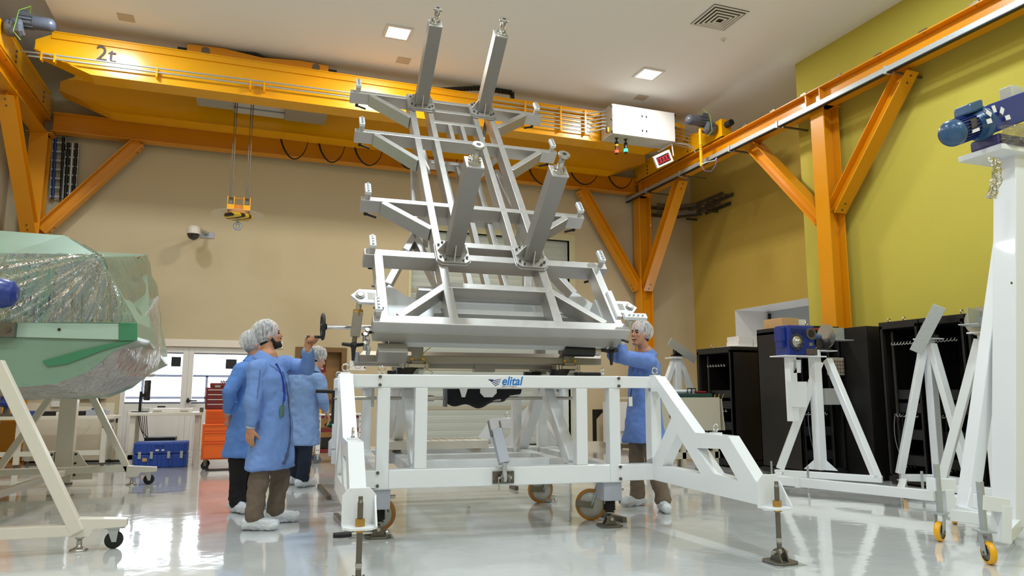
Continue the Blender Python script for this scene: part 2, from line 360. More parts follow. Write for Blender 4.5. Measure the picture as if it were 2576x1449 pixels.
# ================= crane runway and overhead crane =================
XC, YC = 8.24, 13.95           # right column line, back column line
XCL = -3.48
def column(name_lb, x, y, ztop, braces, flange_x=True, rz=0):
    t = thing('steel_column', name_lb, 'column', (x, y, 0))
    upv = (1,0,0) if flange_x else (0,1,0)
    MB().ibeam((x,y,.02), (x,y,ztop), (.30 if flange_x else .3), .27, .022, .014, upv).build('shaft', M_ORANGE, t, bevel=.003)
    MB().box(x-.25, x+.25, y-.22, y+.22, 0, .025).build('base_plate', M_ORANGE, t, bevel=.003)
    MB().box(x-.2, x+.2, y-.15, y+.15, ztop, ztop+.02).build('cap_plate', M_ORANGE, t)
    for a, b in braces:
        a = V(a); b = V(b); d = (b-a).normalized(); side = d.cross(V((0,0,1))).normalized(); u = side.cross(d)
        br = MB().ibeam(a, b, .2, .22, .012, .010, u).build('brace', M_ORANGE, t)
        q = MB()
        for e in (a, b):
            dd = d if e is a else -d
            for s in (-1, 1):
                for r in (.06, .16): bolt(q.nxt(), e+dd*r+u*.1*s, u*s, .014, .014)
        q.pieces('bolt', M_BOLT, br)
    return t
ZB = 5.48
XK = XC; XC = XK-.05
column('orange column at the mustard wall with two braces spread like a Y, front right', XC, 8.42, ZB, [((XC, 8.3, 3.85), (XC, at(2284,178,x=XC).y, 5.47)), ((XC, 8.56, 3.75), (XC, at(1893,352,x=XC).y, 5.47))])
column('orange column in the far right corner of the hall behind the smiling man', XC, YC, ZB, [((XC, 13.85, 3.4), (XC, at(1713,436,x=XC).y, 5.47)), ((XC-.15, YC, 3.4), (at(1462,482,y=YC).x, YC, 5.53))])
XC = XK
column('orange column in the far left corner behind the green wrapped body', XCL, YC, ZB, [((XCL+.14, YC, 3.82), V((at(350,362,y=YC).x, YC, 5.53))), ((XCL, 13.8, 3.8), (XCL, 12.0, 5.46))], False)
def runway(lb, a, b, h=.30, wd=.24, cat='beam', rail=True, zb=ZB):
    a = V(a); b = V(b); t = thing('runway_beam', lb, cat, a)
    u = V((0,0,zb+h/2)); d = (b-a).normalized(); L = (b-a).length; sd = d.cross(V((0,0,1)))
    MB().ibeam(a+u, b+u, h, wd, .016, .012).build('beam', M_ORANGE, t)
    if rail:
        z = V((0,0,zb+h)); MB().beam(a+z+V((0,0,.02)), b+z+V((0,0,.02)), .05, .04).build('crane_rail', M_DSTEEL, t)
        q = MB(); q2 = MB(); s = .35
        while s < L-.2:
            for k in (-1, 1):
                p = a+d*s+sd*k*.085; q.obox(p+z+V((0,0,.012)), d*.06, sd*.03, V((0,0,.012)))
                bolt(q2, p+z+V((0,0,.02)), (0,0,1), .016, .02); bolt(q2, p+z-V((0,0,.016)), (0,0,-1), .014, .014)
            s += .72
        tag(q.build('rail_clip', M_DSTEEL, t), kind='stuff'); tag(q2.build('bolt', M_BRASS, t), kind='stuff')
    return t
rr = runway('orange runway beam running along the mustard right wall towards the viewer', (XC-.1,14.05,0), (XC-.1,-2,0))
q = MB()
for y in (8.33, 8.62, 13.8): q.nxt().box(XC-.21, XC+.01, y-.008, y+.008, ZB+.016, ZB+.284)
q.pieces('stiffener', M_ORANGE, rr)
runway('orange runway beam along the left wall ending at the far left corner', (XCL,14.05,0), (XCL,-2,0))
runway('orange tie beam spanning the beige back wall from corner to corner', (XCL+.16,YC,0), (XC-.22,YC,0), h=.34, wd=.22, rail=False, zb=5.54)
# grey conductor rail under the right runway with clamps
cr = thing('conductor_rail', 'grey aluminium conductor rail clipped along the right runway beam', 'rail', (XC-.27,14.25,5.45))
a, b = V((XC-.30,14.25,5.46)), V((XC-.30,-2,5.46))
MB().beam(a, b, .06, .075).build('housing', M_GALV, cr)
MB().beam(a-V((0,0,.044)), b-V((0,0,.044)), .07, .014).build('slot_lip', M_BLK, cr)
for y in (13.3, 12.0, 10.4, 9.15, 7.0, 4.5):
    q = MB().box(XC-.345, XC-.255, y-.02, y+.02, 5.40, 5.51); q.build('clamp', M_GALV, cr)
    MB().beam((XC-.30,y-.1,5.385), (XC+.22,y-.1,5.385), .03, .025).build('hanger_arm', M_DSTEEL, cr)
# ---------------- bridge crane ----------------
GY0, GY1, GZ0, GZ1 = 11.76, 13.31, 5.80, 6.40
cn = thing('overhead_crane', 'yellow double-girder overhead crane spanning the hall, marked 2t', 'crane', (-3.4, 12.5, 5.8))
def girder(y, nm):
    yb = y+.37; xa, xb = XCL+.35, XC-.3
    t = .016; m = MB()
    # box girder: webs set in, flanges proud, ends tapered up
    def web(yy): m.prism([(xa,yy,GZ0+.28),(xa+.75,yy,GZ0+t),(xb-.75,yy,GZ0+t),(xb,yy,GZ0+.28),(xb,yy,GZ1-.02),(xa+.25,yy,GZ1-.02),(xa,yy,GZ1-.16)], (0,t,0))
    web(y+.03); web(yb-.05)
    m.box(xa+.75, xb-.75, y, yb, GZ0, GZ0+t)
    m.beam((xa,y+.185,GZ0+.29), (xa+.75,y+.185,GZ0+.008), .37, t, (0,0,1)); m.beam((xb,y+.185,GZ0+.29), (xb-.75,y+.185,GZ0+.008), .37, t, (0,0,1))
    m.box(xa+.2, xb-.1, y+.005, yb-.005, GZ1-.11, GZ1-.095).box(xa+.2, xb-.1, y, yb, GZ1-.018, GZ1)
    m.box(xa+.2, xb-.1, y+.012, y+.03, GZ1-.1, GZ1)
    return m.build('girder', M_YCRANE, cn)
g1 = girder(GY0, 'front'); g2 = girder(GY1, 'rear')
MB().text('2t', at(238,150,y=GY0+.02), (1,0,0), (0,0,1), .34, .006).build('capacity_lettering', mat('dark_brown_lettering', (58,22,8), .5), g1)
for g, y in ((g1, GY0), (g2, GY1)): MB().box(XCL+.5, XC-.45, y+.16, y+.2, GZ1, GZ1+.035).build('trolley_rail', M_DSTEEL, g)
for x, s in ((XCL, 1), (XC-.1, -1)):      # end carriages
    e = MB().box(x-.11, x+.11, 10.75, 14.0, GZ0+.03, GZ0+.36).box(x-.13, x+.13, 11.6, 13.8, GZ0+.36, GZ0+.376).build('end_carriage', M_YCRANE, cn, bevel=.004)
    for y in (10.95, 13.75):
        MB().cyl((x-.04,y,GZ0+.08), (x+.04,y,GZ0+.08), .085, 20).build('wheel', M_DSTEEL, e)
    MB().cyl((x,10.75,GZ0+.25), (x,10.6,GZ0+.25), .06, 14).build('rubber_buffer', M_RUB, e)
    q = MB()
    for z in (.08, .16, .24): bolt(q.nxt(), (x+s*.11, 11.85, GZ0+z), (s,0,0), .02, .015); bolt(q.nxt(), (x+s*.11, 13.4, GZ0+z), (s,0,0), .02, .015)
    q.pieces('bolt', M_BOLT, e)
def travel_motor(x, y, z, s, par):
    mo = MB().lathe((x+s*.12,y,z), (s,0,0), [(0,.1),(.02,.12),(.1,.12),(.14,.09)], 14).lathe((x+s*.2,y,z+.02), (s,0,0), [(0,.13),(.1,.13),(.14,.10)], 8, False)
    mo.cyl((x+s*.26,y,z+.12), (x+s*.46,y,z+.12), .085, 14)
    o = mo.build('travel_motor', M_GREY, par, bevel=.004)
    fm = MB().lathe((x+s*.44,y,z+.12), (s,0,0), [(0,.095),(.2,.095),(.24,.085),(.27,.04)], 12)
    fm.build('fan_cover', mat('motor_grey', (78,82,94), .4), o)
    q = MB()
    for k in range(12):
        an = 2*pi*k/12; q.nxt().obox((x+s*.36, y+cos(an)*.092, z+.12+sin(an)*.092), (.09,0,0), (0,cos(an)*.012,sin(an)*.012), (0,-sin(an)*.004,cos(an)*.004))
    q.pieces('cooling_fin', M_GREY, o)
    MB().box(x+s*.32-.06, x+s*.32+.06, y-.05, y+.05, z+.2, z+.27).build('terminal_box', M_GREY, o, bevel=.005)
    pts = [V((x+s*.4,y-.05,z+.22)), V((x+s*.42,y-.12,z+.3)), V((x+s*.3,y-.16,z+.2)), V((x+s*.25,y-.13,z-.1)), V((x+s*.34,y-.1,z-.2))]
    MB().tube(pts, .007, 6).build('cable', mat('green_yellow_wire', (120,160,60), .5), o)
travel_motor(XCL+.02, 11.2, GZ0+.3, 1, cn); travel_motor(XC-.12, 10.95, GZ0+.22, -1, cn)
# conduits on the front girder
q = MB(); yy = GY0-.045
q.nxt().tube([at(52,128,y=yy), at(1030,252,y=yy+.0)], .014); q.nxt().tube([at(70,140,y=yy), at(1020,262,y=yy)], .014)
q.pieces('conduit', M_GALV, cn)
q = MB()
for px, py in ((105,137),(138,143),(395,180),(630,212),(665,217)):
    p = at(px, py, y=yy); q.nxt().box(p.x-.012, p.x+.012, yy-.02, GY0+.03, p.z-.09, p.z+.06)
q.pieces('conduit_clip', M_YCRANE, cn)
q = MB()
for k in range(6):
    z = 6.30-.072*k
    q.nxt().tube([(3.7 if k < 2 else 4.3, yy, z+.0), (5.72, yy, z), (5.86, yy-.02, z+.02), (5.98, yy-.12-.02*k, z+.02), (6.08, yy-.2, z+.02)], .013, 6)
    q.nxt().tube([(7.38, yy-.2, z-.02), (7.5, yy-.05, z-.02), (8.0, yy, z-.04)], .013, 6)
q.nxt().tube([(7.38,yy-.3,5.84), (7.7,yy-.3,5.84), (7.85,yy-.3,5.8), (7.9,yy-.3,5.7)], .013, 6)
q.pieces('conduit', M_GALV, cn)
q = MB()
for x in (4.5, 5.2, 5.7): q.nxt().box(x, x+.03, yy-.02, GY0+.03, 5.9, 6.36)
q.pieces('conduit_clip', M_YCRANE, cn)
# current collector arm hanging to the conductor rail
arm = MB().cyl((7.72,10.98,6.0), (7.72,10.98,5.28), .03, 12).beam((7.72,10.98,6.0), (8.1,10.98,6.0), .05, .05).build('collector_arm', M_YCRANE, cn)
MB().tube([(7.7,10.96,5.3),(7.78,10.9,5.34),(7.9,10.8,5.36),(7.93,10.78,5.43)], .012).build('collector_link', M_GALV, arm)
MB().tube([(7.7,10.97,5.3),(7.74,10.92,5.18),(7.84,10.86,5.16),(7.9,10.8,5.26),(7.92,10.78,5.4)], .005).build('cable', mat('violet_wire', (140,110,190), .5), arm)
q = MB()
for z in (5.6, 5.64, 5.68): q.nxt().torus((7.72,10.98,z), (0,0,1), .03, .004, 14, 6)
q.pieces('band', M_BLK, arm)
# control cabinet with double doors, on the front of the girder
cb = MB().box(6.07, 7.40, 11.335, 11.76, 5.815, 6.395).build('control_cabinet', mat('cabinet_grey', (196,194,186), .35), cn, bevel=.006)
m_cd = mat('cabinet_door_grey', (214,214,212), .25, coat=.3)
for x0, x1, hx in ((6.075,6.732,6.69), (6.738,7.395,6.78)):
    d = MB().box(x0, x1, 11.314, 11.334, 5.825, 6.39).build('cabinet_door', m_cd, cb, bevel=.004)
    for z in (5.93, 6.21): MB().box(hx-.012, hx+.012, 11.308, 11.315, z, z+.04).build('lock', M_BLK, d)
q = MB()
for x in (6.066, 7.404):
    for z in (5.86, 6.1, 6.35): q.nxt().box(x-.012, x+.012, 11.31, 11.345, z-.02, z+.02)
q.pieces('hinge', M_BLK, cb)
MB().box(6.02, 6.07, 11.42, 11.50, 5.88, 5.97).build('rotary_switch', M_YELW, cb, bevel=.004)
MB().box(6.0, 6.022, 11.40, 11.44, 5.87, 5.96).build('switch_knob', M_BLK, cb, bevel=.004)
m_er = mat('lit_red', (255,60,50), .3, emit=(255,40,30), es=6); m_eg = mat('lit_green', (60,255,170), .3, emit=(20,255,140), es=5)
for px, py, lb, ml in ((1551,362,'r',m_er), (1574,364,'g',m_eg)):
    p = at(px, py, y=11.5); x, y = p.x, p.y; z = 5.815
    b = MB().lathe((x,y,z), (0,0,-1), [(0,.032),(.012,.032),(.03,.014),(.07,.014),(.075,.034),(.19,.034)], 16).build('signal_light', M_BLK, cb)
    if lb == 'r':
        MB().cyl((x,y,z-.13),(x,y,z-.155),.036,16).build('yellow_segment', M_YELW, b); MB().cyl((x,y,z-.19),(x,y,z-.24),.033,16).build('dark_red_segment', M_RED, b)
        MB().cyl((x,y,z-.24),(x,y,z-.285),.034,16).build('lit_lens', ml, b); MB().cyl((x,y,z-.285),(x,y,z-.31),.034,16,.028).build('lens_cap', M_BLK, b)
    else:
        MB().cyl((x,y,z-.19),(x,y,z-.245),.036,16).build('lit_lens', ml, b); MB().cyl((x,y,z-.245),(x,y,z-.27),.035,16,.028).build('lens_cap', M_BLK, b)
# tilted load display 0000
c0 = at(1669,400,y=11.38); ex = V((cos(R(27)),-.30,sin(R(27)))).normalized(); ez = V((-.5,-.18,.9)); ez = (ez-ex*ez.dot(ex)).normalized(); en = ex.cross(ez)
if en.y > 0: en = -en
ds = MB().obox(c0-en*.03, ex*.17, ez*.115, en*.035).build('load_display', M_WHITE, cb, bevel=.004)
MB().obox(c0+en*.007, ex*.128, ez*.075, en*.002).build('display_screen', M_BLK, ds)
q = MB()
for k in range(4):
    q.nxt(); o = c0+en*.0095+ex*(-.093+.062*k)
    for (u0,v0,u1,v1) in ((-1,1,1,1),(-1,-1,1,-1),(-1,-1,-1,0),(-1,0,-1,1),(1,-1,1,0),(1,0,1,1)):
        A = o+ex*u0*.02+ez*v0*.05; B = o+ex*u1*.02+ez*v1*.05; d = (B-A).normalized()*.004
        q.beam(A+d, B-d, .008, .003, en)
q.pieces('digit', mat('lit_digits', (255,60,80), .4, emit=(255,30,50), es=1.0), ds)
MB().beam(at(1690,362,y=11.4), at(1694,392,y=11.4), .02, .012).beam(at(1690,362,y=11.4), at(1655,382,y=11.65), .02, .01).build('bracket', M_WHITE, ds)
# cable drag chain on the girder top
ch = [at(px, py, y=GY0+.16) for px, py in ((1085,228),(1150,224),(1200,222),(1236,214),(1262,212),(1280,218),(1288,230),(1289,252))]
ch = [V((p.x, p.y, min(p.z, 6.58))) for p in ch]
q = MB()
for i in range(len(ch)-1):
    a, b = ch[i], ch[i+1]; n = max(1, int((b-a).length/.06))
    for k in range(n):
        p0 = a.lerp(b, k/n); p1 = a.lerp(b, (k+.82)/n); q.beam(p0, p1, .09, .055)
tag(q.build('drag_chain', M_BLK, cn), kind='stuff')
# ---------------- trolley on the girders (moves by itself) ----------------
tr = thing('crane_trolley', 'orange hoist trolley riding on top of the crane girders', 'trolley', (0, 12.5, 6.44))
for y in (GY0+.18, GY1+.18):
    f = MB().prism([(-1.12,y-.06,6.45),(-1.12,y-.06,6.56),(-.6,y-.06,6.58),(.0,y-.06,6.52),(.6,y-.06,6.57),(1.05,y-.06,6.55),(1.05,y-.06,6.45)], (0,.12,0)).build('side_frame', M_ORANGE, tr)
    for x in (-.85, .85): MB().cyl((x,y-.075,6.49),(x,y+.075,6.49),.06,18).build('wheel', M_DSTEEL, f)
    for x in (-1.12, 1.05): MB().cyl((x,y,6.49),(x+(.14 if x>0 else -.14),y,6.49),.03,12).build('buffer', M_RUB, f)
MB().box(-.5, .5, GY0+.3, GY1+.1, 6.46, 6.5).build('deck', M_ORANGE, tr)
MB().cyl((-.55,12.7,6.3),(.35,12.7,6.3),.17,24).build('rope_drum', M_GREY, tr)
MB().box(-1.0, -.42, 12.3, 12.95, 5.97, 6.4).build('hoist_motor_box', mat('hoist_grey', (160,158,150), .4), tr, bevel=.006)
MB().box(.42, 1.12, 12.35, 13.0, 5.92, 6.4).build('gear_housing', mat('hoist_beige', (150,138,120), .4), tr, bevel=.006)
q = MB(); 
for y in (12.35, 12.55, 12.62, 12.95): q.nxt().box(-.42, .42, y, y+.03 if y < 12.6 else y+.25, 6.02, 6.06)
q.pieces('rope_guard', mat('hoist_light', (188,188,186), .35), tr)
MB().tube([(-.5,GY0+.2,6.57),(-.1,GY0+.16,6.58),(.15,GY0+.2,6.52)], .025).build('cable', M_BLK, tr)
# ---------------- hook block on four ropes ----------------
hx, hy = -.225, 12.62
hp = at(603, 540, y=hy)
hx = hp.x; hz = hp.z
hk = thing('hook_block', 'yellow hook block with clear guard disc hanging on four ropes', 'hook', (hx, hy, hz))
for dx, px in ((-.17,0),(-.135,0),(.085,0),(.12,0)):
    MB().cyl((hx+dx*1.0, hy+(.05 if dx in (-.17,.085) else -.05), 6.2), (hx+dx, hy+(.05 if dx in (-.17,.085) else -.05), hz+.22), .007, 8).build('rope', M_DSTEEL, hk)
for sx in (-1, 1):
    x = hx-.02+sx*.125; cy_ = []
    s = MB()
    for k in (-.05, .05): s.prism([(x+k-.006, hy+.14*cos(pi*a/12)*.9, hz+.22+.14*sin(pi*a/12)*.6) for a in range(13)]+[(x+k-.006,hy-.126,hz+.05),(x+k-.006,hy+.126,hz+.05)], (.012,0,0))
    s.box(x-.05, x+.05, hy-.125, hy-.115, hz+.05, hz+.14).box(x-.05, x+.05, hy+.115, hy+.125, hz+.05, hz+.14)
    o = s.build('sheave_cover', M_YCRANE, hk, bevel=.003)
    MB().cyl((x-.03,hy,hz+.17),(x+.03,hy,hz+.17),.11,20).build('sheave', M_DSTEEL, o)
MB().box(hx-.1, hx+.06, hy-.06, hy+.06, hz+.06, hz+.15).cyl((hx-.12,hy-.05,hz+.26),(hx+.08,hy-.05,hz+.26),.008,8).build('crossbar', M_ORANGE, hk)
MB().cyl((hx-.02,hy,hz+.06),(hx-.02,hy,hz-.06),.16,24,.13).build('swivel_housing', mat('pinkish_cover', (214,150,80), .4), hk)
dm = bpy.data.materials.new('hazard_stripes'); dm.use_nodes = True; nt = dm.node_tree; bb = nt.nodes['Principled BSDF']; bb.inputs['Roughness'].default_value = .35
tc = nt.nodes.new('ShaderNodeTexCoord'); wv = nt.nodes.new('ShaderNodeTexWave'); wv.inputs['Scale'].default_value = 3.2; wv.bands_direction = 'DIAGONAL'; cr_ = nt.nodes.new('ShaderNodeValToRGB')
cr_.color_ramp.interpolation = 'CONSTANT'; cr_.color_ramp.elements[0].color = (.02,.015,.01,1); cr_.color_ramp.elements[1].color = (.85,.55,.02,1); cr_.color_ramp.elements[1].position = .42
nt.links.new(tc.outputs['Object'], wv.inputs['Vector']); nt.links.new(wv.outputs['Fac'], cr_.inputs[0]); nt.links.new(cr_.outputs[0], bb.inputs['Base Color'])
MB().lathe((hx-.02,hy,hz-.02), (0,0,-1), [(0,.23),(.03,.23),(.05,.2),(.055,.02)], 28).build('striped_disc', dm, hk)
MB().lathe((hx-.02,hy,hz+.0), (0,0,-1), [(-.02,.2),(-.015,.3),(.0,.42),(.006,.42)], 40).build('guard_disc', mat('clear_plastic', (235,235,235), .08, alpha=.16), hk)
z = hz-.07; q = MB().cyl((hx-.02,hy,z+.02),(hx-.02,hy,z-.06),.02,12)
q.torus((hx-.02,hy,z-.13), (0,1,0), .05, .022, 22, 10, 0, 2*pi)
q.build('hook', M_GALV, hk)
# festoon cable loops under the tie beam
fs = thing('festoon_cable', 'black festoon cable hanging in loops below the rear crane girder', 'cable', (3,13.5,5.8))
LP = [((706,348),(740,400),(775,362)),((802,362),(832,408),(868,372)),((892,372),(925,416),(962,385)),((1000,390),(1030,425),(1058,402)),((1330,423),(1368,464),(1400,440)),((1436,433),(1470,464),(1503,441)),((1531,444),(1565,474),(1590,451)),((1090,398),(1120,436),(1150,412)),((1235,412),(1262,440),(1290,424))]
for a, b, c in LP:
    a, b, c = at(*a, y=13.72), at(*b, y=13.72), at(*c, y=13.72); q = []
    for k in range(15):
        t = k/14; q.append(a.lerp(c, t)+V((0,0,(b.z-(a.z+c.z)/2)*(4*t*(1-t))**.85)))
    q[0].z = max(q[0].z, 5.83); q[-1].z = max(q[-1].z, 5.83)
    MB().tube(q, [.02-.012*k/14 for k in range(15)], 6).build('cable_loop', M_CABLE, fs)
# ---------------- wall fittings ----------------
p = at(492, 580, y=YB)
sc = thing('security_camera', 'white dome security camera on an arm of the beige back wall', 'camera', (p.x, YB, p.z))
cx_ = at(487,585,y=13.75); x, y, z = cx_.x, 13.75, cx_.z
MB().box(x+.08, x+.32, YB-.02, YB-.001, z+.0, z+.12).build('wall_plate', M_GREYP, sc, bevel=.01)
MB().beam((x+.2,YB-.01,z+.09),(x,y,z+.1),.07,.05).build('arm', mat('camera_grey', (170,164,152), .4), sc, bevel=.01)
MB().lathe((x,y,z+.12),(0,0,-1),[(0,.06),(.02,.10),(.08,.115),(.13,.115),(.15,.12)],24).build('housing', mat('camera_white', (214,206,192), .35), sc)
MB().lathe((x,y,z-.03),(0,0,-1),[(0,.105),(.04,.10),(.08,.07),(.105,.02),(.108,0.0)],24).build('dome', mat('smoked_dome', (40,36,32), .1, coat=.5), sc)
# cable trays on the left of the back wall
def tray(lb, pts, wd, cols, grp=None):
    t = thing('cable_tray', lb, 'tray', pts[0], group=grp)
    for i in range(len(pts)-1):
        a, b = V(pts[i]), V(pts[i+1]); d = (b-a).normalized(); s = d.cross(V((0,1,0)) if abs(d.y) < .9 else V((1,0,0))).normalized()
        n = s.cross(d)
        q = MB().beam(a+s*wd/2, b+s*wd/2, .008, .07, n).beam(a-s*wd/2, b-s*wd/2, .008, .07, n); L = (b-a).length; k = .1
        while k < L: q.beam(a+d*k-s*wd/2, a+d*k+s*wd/2, .025, .02, n); k += .16
        q.build('tray_ladder', M_GALV, t)
        for j, m in enumerate(cols): 
            o = s*(wd*(-.3+.6*j/max(1,len(cols)-1))); MB().tube([a+o, b+o], .025, 8).build('cable_bundle', m, t)
    return t
m_bc = mat('blue_cable', (30,60,120), .5)
tray('galvanised cable tray with blue cables going down behind the left crane brace', [at(150,345,y=YB-.1), at(143,500,y=YB-.1)], .2, [m_bc, M_CABLE])
tray('galvanised cable tray with black cables, beside the one with blue cables', [at(183,360,y=YB-.1), at(172,533,y=YB-.1)], .2, [M_CABLE, M_GALV, M_CABLE])
tray('upper horizontal galvanised tray crossing behind the left column', [at(-40,318,y=YB-.05), at(185,345,y=YB-.05)], .08, [M_GALV])
# two ladder trays turning the far right corner
for z, k in ((at(1835,488,x=XF-.12).z, 'upper'), (at(1825,512,x=XF-.12).z, 'lower')):
    y1 = at(1836 if k == 'upper' else 1828, 488, x=XF-.12).y; x0 = at(1643,520,y=YB-.12).x
    t = thing('cable_tray', k+' of the two ladder trays bending round the ochre corner under the runway', 'tray', (x0,YB-.12,z))
    pts = [V((x0,YB-.16,z)), V((XF-.55,YB-.16,z)), V((XF-.16,YB-.6,z)), V((XF-.16,y1,z))]
    for i in range(3):
        a, b = pts[i], pts[i+1]; d = (b-a).normalized(); s = d.cross(V((0,0,1)))
        q = MB().beam(a+s*.13, b+s*.13, .012, .08).beam(a-s*.13, b-s*.13, .012, .08); L = (b-a).length; u = .08
        while u < L: q.beam(a+d*u-s*.13, a+d*u+s*.13, .03, .02); u += .22
        q.build('tray_section', M_DSTEEL, t)
    for pp in ((XF-.16, y1+.5), (XF-.16, y1+1.3)): MB().box(pp[0]-.12, XF-.001, pp[1]-.02, pp[1]+.02, z-.09, z-.045).build('bracket', M_DSTEEL, t)
p0 = at(880,907,y=YB); p1 = at(919,932,y=YB)
o = MB().box(p0.x, p1.x, YB-.006, YB-.001, p1.z, p0.z).build('wall_drawing', M_PAPER); q = MB(); u = lambda a, b: V((p0.x+(p1.x-p0.x)*a, YB-.0065, p1.z+(p0.z-p1.z)*b))
q.nxt().torus(u(.52,.5), (0,1,0), .055, .0025, 20, 5); q.nxt().tube([u(.35,.2),u(.35,.8),u(.7,.8),u(.7,.2),u(.35,.2)], .0018, 5); q.nxt().tube([u(.8,.85),u(.95,.3)], .002, 5); q.nxt().tube([u(.1,.3),u(.3,.6)], .0018, 5)
q.pieces('drawn_line', M_GREY, o); MB().cyl(u(.95,.28), u(.95,.28)-V((0,.002,0)), .016, 14).build('black_spot', M_BLK, o)
tag(o, 'white paper drawing pinned to the wall right of the brown door', 'drawing')
# ================= white base frame with four outriggers =================
BM = TR(0.997, 5.844, 0, -R(5.23))
bf = thing('base_frame', 'big white steel base frame on jacks with four outrigger trusses, in front', 'frame', M=BM)
def BF(): return MB(BM)
D = 2.2; ZT0, ZT1, ZL0, ZL1 = 1.172, 1.277, .382, .531
for v0 in (0, D-.11):
    BF().box(0, 2.07, v0, v0+.11, ZT0, ZT1).build('top_beam', M_WHITE, bf, bevel=.008)
    BF().box(.1, 1.97, v0, v0+.11, ZL0, ZL1).build('lower_beam', M_WHITE, bf, bevel=.008)
    for u in (0, .3, 1.67, 1.97): BF().box(u, u+.1, v0+.002, v0+.108, ZL0 if u in (0, 1.97) else ZL1, ZT0).build('post', M_WHITE, bf, bevel=.006)
for u in (0, 1.97):
    BF().box(u, u+.1, .11, D-.11, ZT0, ZT1).build('side_beam', M_WHITE, bf, bevel=.008)
    BF().box(u, u+.1, .11, D-.11, ZL0, ZL1).build('side_beam', M_WHITE, bf, bevel=.008)
for u in (.3, 1.67):
    BF().box(u, u+.1, .11, D-.11, ZL0+.04, ZL1).build('floor_beam', M_WHITE, bf, bevel=.006)
    BF().box(u, u+.1, .11, D-.11, ZT0, ZT1-.01).build('top_rail', M_WHITE, bf, bevel=.006)
    for vb in (.25, D-.25): BF().beam((u+.05, D/2+(.06 if vb > 1 else -.06), ZT0+.02), (u+.05, vb, ZL1-.02), .1, .12, (0,1,0)).build('a_frame_leg', M_WHITE, bf, bevel=.006)
for v0 in (.75, 1.35): BF().box(.4, 1.67, v0, v0+.1, ZL0+.02, ZL1).build('cross_member', M_WHITE, bf, bevel=.006)
dk = BF().box(.15, 1.25, 1.48, 2.02, ZL1+.04, ZL1+.12).build('perforated_tray', M_CREAMST, bf, bevel=.004)
q = BF()
for i in range(12):
    for j in range(4): q.cyl((.24+i*.085, 1.56+j*.12, ZL1+.12), (.24+i*.085, 1.56+j*.12, ZL1+.1215), .012, 8)
tag(q.build('tray_hole', M_DSTEEL, dk), kind='stuff')
BF().box(.2, .28, 1.55, 1.95, ZL1, ZL1+.04).build('tray_support', M_CREAMST, dk); BF().box(1.1, 1.18, 1.55, 1.95, ZL1, ZL1+.04).build('tray_support', M_CREAMST, dk)
# outrigger trusses: profile in (distance from frame, height)
POLY = [[(0,1.277),(.11,1.277),(.655,.823),(.67,.703),(.335,.926),(.14,1.145),(0,1.145)],
        [(.335,.926),(.67,.703),(.87,.529),(.71,.51),(.41,.806)],
        [(.335,.926),(.41,.806),(.18,.522),(.064,.588)],
        [(-.06,.395),(-.06,.55),(.064,.588),(.18,.522),(.71,.51),(.87,.529),(1.15,.504),(1.36,.50),(1.42,.362)],
        [(.655,.823),(1.06,.817),(.96,.718),(.67,.703)],
        [(1.06,.817),(1.36,.50),(1.15,.504),(.96,.718)],
        [(-.06,.40),(.03,.40),(.03,1.277),(-.06,1.277)]]
def outrigger(cx, cy, e, side, front):
    """cx,cy: frame corner in world; e: outward direction; side: +1 thickness to +X"""
    e = V((e[0], e[1], 0)).normalized(); t = V((-e.y, e.x, 0))
    if t.x*side < 0: t = -t
    def P(s, z, k=0): return V((cx, cy, 0))+e*s+t*k+V((0,0,z))
    m = MB()
    for pl in POLY: m.prism([P(s, z) for s, z in pl], t*.1)
    tr_ = m.build('outrigger', M_WHITE, bf)
    b = P(1.42, 0, .05); out = e; n = V((0,0,1))
    # end bracket: octagonal plate, round shelf, gussets
    pl = [(-.1,.365),(-.1,.53),(-.06,.575),(.06,.575),(.1,.53),(.1,.365)]
    br = MB().prism([b-e*.02+t*a+n*z for a, z in pl], e*.016)
    sh = [(-.1,0),(-.1,.1),(-.06,.15),(.06,.15),(.1,.1),(.1,0)]
    br.prism([b+t*a+e*(s-.02)+n*.352 for a, s in sh], n*.016)
    br.prism([b+t*.085+n*.368, b+t*.085+e*.11+n*.368, b+t*.085-e*.005+n*.53], t*.012)
    br.build('end_bracket', M_WHITE, tr_, bevel=.003)
    rc = b+e*.065
    prof = [(0,.016)]
    z = .02
    while z < .44: prof += [(z,.0185),(z+.004,.0145)]; z += .008
    prof += [(.445,.0145),(.446,.013),(.475,.013)]
    rd = MB().lathe(rc+n*(.06 if front else .3), n, prof if front else [(a*.55, b) for a, b in prof], 14).build('screw_rod', M_DSTEEL, tr_)
    MB().cyl(rc+n*.368, rc+n*.41, .03, 6, smooth=False).build('brass_nut', M_BRASS, tr_)
    MB().cyl(rc+n*.335, rc+n*.352, .026, 14).build('brass_bush', M_BRASS, tr_)
    if front: foot(rc, e, t, tr_, .1)
    # eye bolts
    for s, z in ((.03, 1.277), (.85, .82)):
        p = P(s, z, .05); q = MB().obox(p+n*.006, e*.035, t*.035, n*.007); q.build('lifting_pad', M_WHITE, tr_)
        eye_bolt(MB(), p+n*.012, .026, t if s > .5 else (0,1,0)).build('eye_bolt', M_CHROME, tr_)
    return tr_
